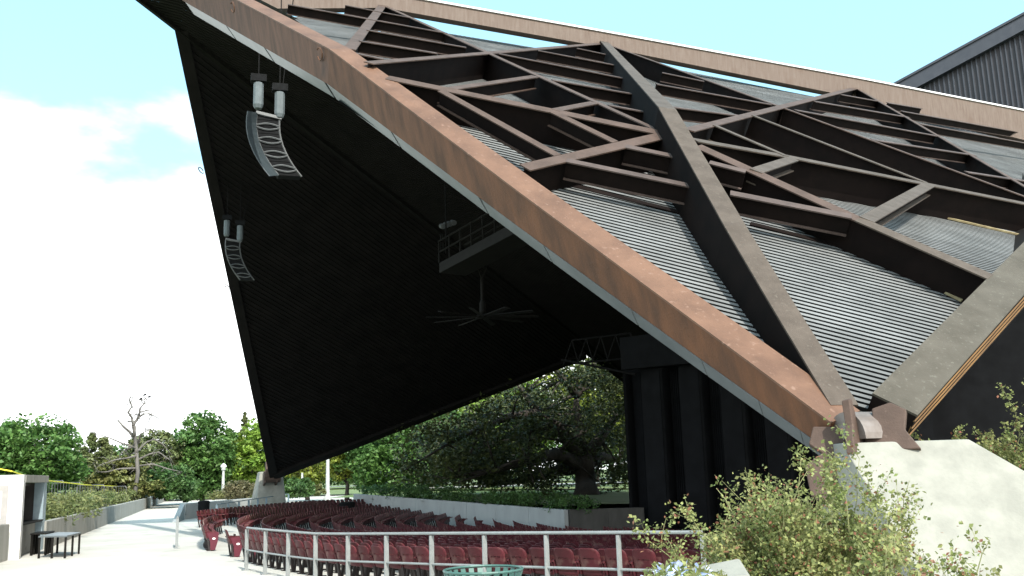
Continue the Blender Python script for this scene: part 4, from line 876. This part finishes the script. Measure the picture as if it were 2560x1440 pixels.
def tree(name, label, base, H, rx, mat_, n=90, per=70, leaf=.4, shape='round', z0=.25, trunk=.2, seed=1, bark='bark', ry=None, rad=None, group=None, lean=(0, 0), squash=.7, holes=.0):
    r = random.Random(seed); zz_ = []; ry = ry or rx; base = V3(*base); cs = []; rad = rad or rx*.27
    while len(cs) < n:
        z = r.random() if shape != 'cone' else r.random()**.85
        if shape == 'round': lim = math.sqrt(max(0, 1-(2*z-1)**2))*(1.0 if z > .3 else .92); keep = lim**1.2
        elif shape == 'cone': lim = (1-z)**.85*(.35+.65*min(1, z*6+.35)); keep = .6+lim*.4
        else: lim = math.sqrt(max(0, 1-z**2)); keep = lim
        if r.random() > keep+.05: continue
        d = lim*math.sqrt(r.uniform(.12, 1)); t_ = r.uniform(0, 2*math.pi); x, y = d*math.cos(t_), d*math.sin(t_)
        if holes and math.sin(x*5+seed)*math.sin(y*4.3+seed)*math.sin(z*9+seed*2) > 1-holes: continue
        k = .88+.24*r.random()
        zz_.append(z)
        cs.append(base+V3(x*rx*k+lean[0]*z, y*ry*k+lean[1]*z, H*z0+z*(H*(1-z0)-rad*.3)))
    t = empty(name, label, 'tree', tuple(base), 0, group); inv = Matrix.Translation(-Vector(t.location))
    q = MB(); top = base+V3(lean[0]*.6, lean[1]*.6, H*.72); q.tube([base-V3(0, 0, .2), base+V3(0, 0, H*.1), base+V3(lean[0]*.2+.1, 0, H*z0), top], [trunk*1.4, trunk, trunk*.85, trunk*.25], 7)
    for c in cs[::max(1, n//14)]:
        s_ = base+V3(0, 0, H*z0*(.7+.6*r.random())); md = (s_+c)/2+V3(0, 0, -.05*H*r.random()+.04*H); q.tube([s_, md, c], [trunk*.5, trunk*.28, trunk*.08], 5)
    o = q.build('trunk', M[bark], smooth=True); o.parent = t; o.matrix_parent_inverse = inv
    o = bpy.data.objects.new('crown', leaf_mesh('crown', clumps(cs, per, rad if shape != 'cone' else [rad*(1.15-.7*z_) for z_ in zz_], seed, squash), leaf, mat_, seed)); COL.objects.link(o); o.parent = t; o.matrix_parent_inverse = inv
    return t
def tpx(px, ytop, d, zb_):
    c = at(px, ytop, d); return (c[0], c[1], zb_), c[2]-zb_
def T(px, ytop, d, zb_, wpx, mat_, label, **k):
    b_, H = tpx(px, ytop, d, zb_); return tree(k.pop('name', 'broadleaf_tree'), label, b_, H, wpx/2/FPX*d*1.03, mat_, **k)
T(92, 1038, 92, .9, 205, G['mid'], 'big round green tree above the ticket booth', n=150, per=95, leaf=.42, z0=.08, seed=3)
T(-25, 1068, 100, .9, 150, G['deep'], 'dark tree cut off by the left edge of the photo', n=80, per=80, leaf=.42, z0=.08, seed=4)
T(258, 1092, 104, .9, 130, G['pine'], 'ragged olive conifer left of the bare dead tree', n=80, per=90, leaf=.34, shape='cone', z0=.05, seed=5, name='conifer_tree', holes=.4)
T(232, 1080, 122, .9, 90, G['pine'], 'thin conifer tip showing behind the ragged olive conifer', n=70, per=80, leaf=.34, shape='cone', z0=.05, seed=25, name='conifer_tree')
T(300, 1140, 96, .9, 150, G['gold'], 'low ochre-green conifer behind the planted bed', n=90, per=90, leaf=.32, shape='dome', z0=.02, seed=6, name='conifer_tree', squash=.35)
T(390, 1078, 106, .9, 150, G['pine'], 'rounded olive green tree right behind the bare dead tree', n=110, per=95, leaf=.36, z0=.05, seed=7, name='conifer_tree')
T(420, 1160, 98, .9, 120, G['deep'], 'dark low spreading tree beside the thin pole', n=70, per=90, leaf=.36, shape='dome', z0=.02, seed=8)
T(512, 1030, 106, .4, 140, G['mid'], 'tall oval green tree above the black trash can', n=150, per=100, leaf=.40, z0=.06, seed=9)
T(468, 1110, 110, .4, 90, G['deep'], 'smaller dark green tree at the left foot of the tall oval tree', n=60, per=90, leaf=.38, z0=.04, seed=27)
T(612, 1030, 128, .4, 60, G['pine'], 'narrow conifer spire between the tall green trees', n=70, per=80, leaf=.36, shape='cone', z0=.05, seed=10, name='conifer_tree')
T(590, 1085, 112, .4, 90, G['yellow'], 'yellowish green tree left of the bright leafy tree', n=90, per=90, leaf=.38, z0=.05, seed=11)
T(642, 1052, 108, .4, 125, G['bright'], 'bright green leafy tree against the dark roof edge', n=130, per=95, leaf=.42, z0=.05, seed=12)
for i, (px, yt, d, wpx, g_) in enumerate(((150, 1120, 128, 110, 'deep'), (215, 1115, 132, 110, 'pine'), (330, 1110, 130, 140, 'deep'), (455, 1120, 132, 110, 'pine'), (555, 1100, 134, 120, 'deep'), (20, 1110, 128, 120, 'deep'), (680, 1110, 136, 120, 'mid'))):
    T(px, yt, d, .9, wpx, G[g_], ['background tree seen between the booth tree and the ragged conifer', 'background tree behind the ragged conifer', 'background tree directly behind the dead tree trunk', 'background tree left of the tall oval tree', 'background tree right of the tall oval tree', 'background tree behind the left edge of the booth tree', 'background tree behind the far roof point'][i], n=50, per=80, leaf=.5, z0=.04, seed=40+i, group='background treeline')
# bare dead tree
r2 = random.Random(21)
dt = empty('dead_tree', 'bare dead tree with twisted pale branches above the conifers', 'tree', tuple(at(343, 1230, 94)))
dz0 = at(343, 1230, 94)
q = MB()
def D_(x, y): return at(x, y, 94+.01*(x % 37))
def limb(pts, r0, r1):
    ps = [D_(*p)+V3(0, r2.uniform(-.4, .4), 0) for p in pts]; q.tube(ps, list(np.linspace(r0, r1, len(ps))), 6); return ps
main = limb([(340, 1235), (343, 1180), (340, 1130), (338, 1095), (336, 1065)], .20, .14)
limb([(340, 1105), (322, 1080), (308, 1066), (294, 1050)], .16, .07); limb([(336, 1090), (342, 1070), (334, 1053), (318, 1054)], .15, .06)
limb([(336, 1065), (345, 1040), (352, 1022), (362, 1010)], .13, .06); limb([(337, 1070), (326, 1045), (318, 1030), (327, 1015), (322, 1000), (330, 992)], .12, .05)
limb([(345, 1045), (360, 1035), (378, 1035), (398, 1048)], .10, .04); limb([(348, 1035), (355, 1030), (372, 1025), (380, 1012)], .08, .035); limb([(322, 1010), (330, 1000), (334, 985), (333, 975)], .05, .025)
for sx, pts in enumerate(([(340, 1120), (312, 1110), (285, 1098), (258, 1090), (225, 1080)], [(341, 1140), (315, 1145), (290, 1150), (262, 1160), (235, 1168)], [(342, 1130), (365, 1105), (385, 1098), (410, 1110), (430, 1140)], [(342, 1150), (370, 1135), (400, 1130), (425, 1150), (435, 1180)], [(342, 1165), (380, 1160), (420, 1172), (450, 1178)], [(341, 1170), (300, 1172), (270, 1180), (240, 1180)], [(341, 1115), (318, 1120), (300, 1130), (292, 1150)], [(343, 1110), (352, 1085), (375, 1075), (395, 1078)])):
    ps = limb(pts, .10, .03)
    for k in range(7):
        i = r2.randrange(1, len(ps)); p = ps[i]+(ps[i-1]-ps[i])*r2.random(); q.tube([p, p+V3(r2.uniform(-.7, .7), r2.uniform(-.5, .5), r2.uniform(-.5, .7)), p+V3(r2.uniform(-1.3, 1.3), r2.uniform(-.8, .8), r2.uniform(-.9, 1.0))], [.035, .022, .01], 4)
for k in range(26):
    p = D_(r2.uniform(318, 385), r2.uniform(995, 1060)); q.tube([p, p+V3(r2.uniform(-.5, .5), 0, r2.uniform(.1, .6)), p+V3(r2.uniform(-.9, .9), 0, r2.uniform(.3, 1.1))], [.04, .03, .018], 4)
o = q.build('trunk', M['deadwood'], smooth=True); o.parent = dt; o.matrix_parent_inverse = Matrix.Translation(-Vector(dt.location))
for i, (x, y) in enumerate(((362, 988), (352, 998), (373, 993))):
    p = D_(x, y); q = MB(); k_ = .62; q.tube([p+V3(-.28, 0, -.05)*k_, p+V3(-.1, 0, .05)*k_, p+V3(.12, 0, .1)*k_, p+V3(.22, 0, .2)*k_, p+V3(.3, 0, .2)*k_], [.02*k_, .13*k_, .14*k_, .07*k_, .03*k_], 7)
    for sx in (-.03, .05): q.tube([p+V3(sx, 0, 0)*k_, p+V3(sx, 0, -.25)*k_], .012, 4)
    tag(q.build('bird', M['black'], smooth=True), ['dark bird perched highest on the dead tree', 'dark bird perched leftmost on the dead tree', 'dark bird perched rightmost on the dead tree'][i], 'bird', 'birds on the dead tree')
q = MB(); p = D_(362, 1010)
for x, y in ((362, 990), (352, 1000), (373, 995)): q.tube([p, D_(x, y)-V3(0, 0, .1)], [.05, .03], 4)
o = q.build('twig', M['deadwood']); o.parent = dt; o.matrix_parent_inverse = Matrix.Translation(-Vector(dt.location))
# trees seen under the roof
T(770, 1130, 104, .3, 120, G['yellow'], 'yellow-green tree just right of the far roof point', n=70, per=80, leaf=.36, z0=.32, seed=13)
T(868, 1105, 98, .3, 120, G['yellow'], 'yellow-green tree beyond the tall plain post', n=80, per=80, leaf=.36, z0=.34, seed=14)
T(960, 1060, 96, .5, 190, G['mid'], 'mid green tree left of the great oak', n=170, per=110, leaf=.42, z0=.08, seed=15)
T(1075, 1000, 104, .5, 220, G['deep'], 'green tree behind the left side of the great oak', n=170, per=110, leaf=.45, z0=.1, seed=16)
T(1250, 930, 112, .5, 300, G['bright'], 'bright green tree behind the crown of the great oak', n=190, per=110, leaf=.5, z0=.25, seed=17)
T(1480, 900, 110, .5, 260, G['yellow'], 'sunlit yellowish tree behind the oak trunk', n=170, per=110, leaf=.5, z0=.3, seed=18)
for i, (px, yt, d, wpx) in enumerate(((760, 1150, 140, 200), (900, 1120, 140, 200), (1050, 1080, 140, 240), (1250, 1040, 140, 260), (1450, 1050, 140, 240), (1620, 1050, 140, 240))):
    T(px, yt, d, .8, wpx, G['deep' if i % 2 else 'mid'], ['distant tree behind the far rail shrubs', 'distant tree behind the tall plain post', 'distant tree left behind the oak', 'distant tree behind the middle of the oak', 'distant tree behind the oak trunk', 'distant tree at the edge of the dark stage wing'][i], n=50, per=70, leaf=.55, z0=.12, seed=60+i, group='distant trees under the roof')
# the great live oak
ob = at(1468, 1256, 73); ob[2] = .2
b = MB(); pz = [at(1545, 1440, 7.9), at(2700, 1440, 8.6), at(2700, 1440, 6.2), at(1545, 1440, 6.4)]; b.hexa([V3(p[0], p[1], .2) for p in pz]+[V3(p[0], p[1], 1.04) for p in pz]); tag(b.build('planting_bed', M['soil']), kind='structure')
oak = empty('live_oak', 'great spreading live oak with thick forked trunk under the roof edge', 'tree', tuple(ob)); oinv = Matrix.Translation(-Vector(oak.location))
q = MB(); tips = []; r3 = random.Random(33)
def O_(x, y, dd=0): return at(x, y, 73+dd*.75+max(0, (x-1150))*.012)
def olimb(pts, r0, r1, n=8):
    ps = [O_(*p) for p in pts]; q.tube(ps, list(np.linspace(r0, r1, len(ps))), n); tips.extend(ps[1:]); return ps
q.tube([ob+V3(0, 0, -.4), ob+V3(0, 0, .3), O_(1464, 1215), O_(1462, 1170), O_(1455, 1140)], [1.35, .98, .82, .8, .82], 10)
limbs = [[(1455, 1145, 0), (1420, 1110, -1), (1395, 1060, -2), (1345, 1030, -3)], [(1458, 1150, 0), (1448, 1090, 0), (1444, 1030, 0), (1440, 985, 0)], [(1440, 988, 0), (1410, 950, -1), (1385, 920, -2), (1370, 880, -2)], [(1440, 988, 0), (1470, 950, 1), (1490, 915, 1), (1510, 870, 2)],
         [(1462, 1150, 0), (1500, 1095, 1), (1535, 1050, 2), (1580, 1000, 3)], [(1450, 1160, 0), (1390, 1135, -3), (1320, 1150, -6), (1240, 1175, -8), (1150, 1190, -9)], [(1455, 1165, 0), (1380, 1180, 2), (1300, 1200, 3), (1220, 1215, 4)], [(1345, 1030, -3), (1280, 1040, -4), (1200, 1070, -5), (1120, 1110, -5)], [(1395, 1060, -2), (1330, 1080, 0), (1240, 1110, 1), (1160, 1130, 2)], [(1465, 1160, 0), (1510, 1140, 3), (1550, 1150, 5)], [(1345, 1030, -3), (1310, 985, -3), (1290, 950, -3)], [(1460, 1150, 0), (1440, 1100, 5), (1400, 1040, 8), (1330, 990, 10)]]
for l_ in limbs: olimb(l_, .58 if l_[0][1] > 1100 else .36, .11)
twg = []
for p in list(tips):
    for k in range(4):
        e = p+V3(r3.gauss(0, 2.0), r3.gauss(0, 2.2), r3.gauss(.1, 1.3)); q.tube([p, (p+e)/2+V3(0, 0, r3.uniform(-.2, .35)), e], [.12, .08, .03], 5); twg.append(e)
o = q.build('trunk', M['bark'], smooth=True); o.parent = oak; o.matrix_parent_inverse = oinv
cs = list(twg)
cs = [p for p in cs if proj(p)[1] > 1225-.413*(proj(p)[0]-700)]
while len(cs) < 430:
    x = r3.uniform(1010, 1620); y = r3.uniform(870, 1225)
    if y < 840+max(0, (1480-x))*.42 or y < 1225-.413*(x-700): continue
    dd = r3.uniform(-9, 10); p = O_(x, y, dd)
    if p[2] < 1.2+abs(r3.gauss(0, .5)): continue
    if abs(x-1455) < 85 and y > 960 and dd < 5 and r3.random() < .95: continue
    cs.append(p)
o = bpy.data.objects.new('crown', leaf_mesh('crown', clumps(cs, 95, 1.5, 5, .65), .30, G['oak'], 5)); COL.objects.link(o); o.parent = oak; o.matrix_parent_inverse = oinv
# shrubs
def shrub(name, label, c, rx, ry, h, mat_, n=30, per=60, leaf=.14, seed=1, group=None):
    r = random.Random(seed); cs = []
    while len(cs) < n:
        x, y, z = r.uniform(-1, 1), r.uniform(-1, 1), r.uniform(.05, 1)
        if x*x+y*y+z*z*.9 > 1: continue
        cs.append(V3(c[0]+x*rx, c[1]+y*ry, c[2]+z*h))
    t = empty(name, label, 'shrub', tuple(c), 0, group); inv = Matrix.Translation(-Vector(t.location)); q = MB()
    for p in cs[::3]: q.tube([V3(*c), (V3(*c)+p)/2+V3(0, 0, .1), p], [.04, .03, .012], 4)
    o = q.build('stem', M['bark']); o.parent = t; o.matrix_parent_inverse = inv
    o = bpy.data.objects.new('foliage', leaf_mesh('foliage', clumps(cs, per, rx*.3, seed), leaf, mat_, seed)); COL.objects.link(o); o.parent = t; o.matrix_parent_inverse = inv
def SH(px, py, d, wpx, hpx, mat_, label, **k):
    c = at(px, py, d); s_ = d/FPX; shrub('shrub', label, (c[0], c[1], c[2]), wpx*s_/2, wpx*s_/2, hpx*s_, mat_, **k)
SH(600, 1245, 84, 80, 38, G['shrub'], 'round brownish shrub left of the far concrete pier', n=50, per=70, leaf=.22, seed=71)
SH(745, 1240, 86, 80, 42, G['deep'], 'dark shrub right of the far roof hinge', n=50, per=70, leaf=.24, seed=72)
SH(795, 1238, 92, 40, 28, G['hedge'], 'pale shrub beside the tall plain post', n=26, per=60, leaf=.22, seed=73)
SH(545, 1243, 90, 60, 14, G['hedge'], 'low shrub at the foot of the lamp post', n=24, per=60, leaf=.2, seed=74)
# low hedge along the back wall, under the oak
def hedge(name, label, path, w_, h, mat_, n, per, leaf, seed):
    r = random.Random(seed); cs = []
    for k in range(n):
        f = r.random()*(len(path)-1); i = int(f); p = path[i]+(path[i+1]-path[i])*(f-i); cs.append(p+V3(r.uniform(-w_, w_), r.uniform(-w_, w_), h*r.random()**.7))
    o = bpy.data.objects.new(name, leaf_mesh(name, clumps(cs, per, .45, seed), leaf, mat_, seed)); COL.objects.link(o); tag(o, label, 'plants', kind='stuff'); return o
wv = unit(V3(*(WB1-WB0)[:2], 0)); wbn = V3(-wv[1], wv[0], 0)
if wbn[0] < 0: wbn = -wbn
hedge('ground_cover', 'dark ground cover behind the pale jointed wall under the oak', [WB0+wbn*1.2+V3(0, 0, .95), WB1+wbn*1.2+V3(0, 0, .25)], 1.0, .7, G['deep'], 170, 55, .16, 81)
hedge('bed_planting', 'sprawling olive green planting filling the bed behind the long wall', [WL0-wn*1.6+wd*3.5+V3(0, 0, .8), WL0-wn*2.2+wd*22+V3(0, 0, .75), WL0-wn*2.6+wd*52+V3(0, 0, .75)], 1.9, .9, G['hedge'], 420, 60, .17, 82)
b = MB(); b.add([WL0-wn*.1+V3(0, 0, .8), WL1-wn*.1+V3(0, 0, .75), WL1-wn*6+V3(0, 0, .8), WL0-wn*6+V3(0, 0, .8)], [(0, 1, 2, 3)]); tag(b.build('planting_bed', M['soil']), kind='structure')

# ------------------------------------------------------------------ roses and flowers in the foreground
def rose(name, label, c, rx, h, nst, seed, lean=(0, 0), leaf=.036, dens=1.0, red=.05, minr=0):
    r = random.Random(seed); c = V3(*c); stems = MB(); lp = []; rp = []; fp = []; bush = empty(name, label, 'rose bush', tuple(c)); inv = Matrix.Translation(-Vector(bush.location))
    def grow(p, d, L_, rad, lev):
        n = 4; pts = [p]; dd = d
        for i in range(n):
            dd = unit(dd+V3(r.gauss(0, .16), r.gauss(0, .16), r.gauss(.02, .1))); pts.append(pts[-1]+dd*L_/n)
        stems.tube(pts, list(np.linspace(rad, rad*.45, n+1)), 4, cap=False)
        for i in range(1, n+1):
            k = int((2+3*lev)*dens*(1 if r.random() < .8 else 0))
            for _ in range(k):
                q_ = pts[i-1]+(pts[i]-pts[i-1])*r.random()+V3(r.gauss(0, .035), r.gauss(0, .035), r.gauss(0, .03))
                for _ in range(3): (rp if r.random() < red*(2 if lev == 2 else 1) else lp).append(q_+V3(r.gauss(0, .03), r.gauss(0, .03), r.gauss(0, .022)))
        if lev < 2:
            for _ in range(3 if lev == 0 else 2):
                i = r.randrange(2, n+1); grow(pts[i], unit(dd+V3(r.gauss(0, .55), r.gauss(0, .55), r.gauss(.15, .35))), L_*r.uniform(.35, .6), rad*.55, lev+1)
        elif r.random() < .018: fp.append(pts[-1])
    for k in range(nst):
        t = r.uniform(0, 2*math.pi); rr = math.sqrt(r.random()); b0 = c+V3(math.cos(t)*rr*rx*.45, math.sin(t)*rr*rx*.45, 0)
        grow(b0, unit(V3(math.cos(t)*rr*rx*.85/h+lean[0], math.sin(t)*rr*rx*.85/h+lean[1], 1)), h*r.uniform(.55, 1.0), .011, 0)
    def ad(me, nm): o = bpy.data.objects.new(nm, me); COL.objects.link(o); o.parent = bush; o.matrix_parent_inverse = inv
    ad(stems.mesh('stems', M['stem']), 'stems'); ad(leaf_mesh('foliage', lp, leaf, G['rose'], seed, .2, .7), 'foliage'); ad(leaf_mesh('young_foliage', rp, leaf*.9, G['rosered'], seed+1, .2, .7), 'young_foliage')
    if fp:
        pet = np.concatenate([p+np.random.default_rng(seed).normal(0, .018, (10, 3)) for p in fp]); ad(leaf_mesh('blossom', pet, .045, G['petal'], seed+2, .2, .9), 'blossom')
def RB(px, py, d, label, rx, h, n, seed, **k):
    c = at(px, py, d); z = gz(c[0], c[1]); rose('rose_bush', label, (c[0], c[1], z), rx, h, n, seed, **k)
RB(1985, 1400, 9.2, 'tall dense rose bush left of the near concrete pier', .56, 1.32, 85, 101, dens=.8)
RB(2120, 1420, 8.4, 'dense rose bush in front of the shaded side of the pier', .42, .70, 40, 102, dens=.8)
RB(1990, 1420, 8.8, 'rose bush spreading leftmost over the grey railing', .42, .86, 44, 103, dens=.8)
RB(2300, 1430, 7.4, 'sparse leggy rose bush before the sunlit pier face', .48, .92, 24, 104, dens=.4, red=.1)
RB(2480, 1430, 7.0, 'thin reddish rose bush at the lower right corner', .32, .62, 12, 105, dens=.4, red=.3)
c = at(2530, 1060, 17.5); rose('rose_bush', 'rose bush rising behind the right shoulder of the pier', (c[0], c[1], .3), .8, 1.85, 50, 106, leaf=.05)
# low bed of pale blue flowers
r = random.Random(91); lp, fp = [], []
for k in range(2600):
    x = r.uniform(1555, 1860); d = r.uniform(6.6, 7.6); c = at(x, 1440, d); z = 1.05+(.36+.20*math.sin((x-1555)/305*math.pi))*r.uniform(.1, 1)+r.gauss(0, .015)
    (fp if r.random() < .3 and z > 1.3 else lp).append(V3(c[0], c[1], z))
fb = empty('flower_bed', 'low clump of pale blue flowers at the bottom edge', 'flowers', tuple(at(1700, 1440, 7.1)-V3(0, 0, .6))); inv = Matrix.Translation(-Vector(fb.location))
for nm, pts_, sz, m_ in (('foliage', lp, .075, G['rose']), ('blossom', fp, .05, G['blueflower'])):
    o = bpy.data.objects.new(nm, leaf_mesh(nm, pts_, sz, m_, 92, .1, .4 if nm == 'foliage' else .9)); COL.objects.link(o); o.parent = fb; o.matrix_parent_inverse = inv
q = MB(); pts_ = [at(1725, 1418, 7.9), at(1850, 1392, 8.1), at(1880, 1440, 7.7), at(1700, 1455, 7.5)]
q.hexa([p-V3(0, 0, .5) for p in pts_]+pts_); tag(q.build('concrete_kerb', M['pier'], bevel=.03), 'sunlit corner of a concrete kerb behind the blue flowers', 'kerb')
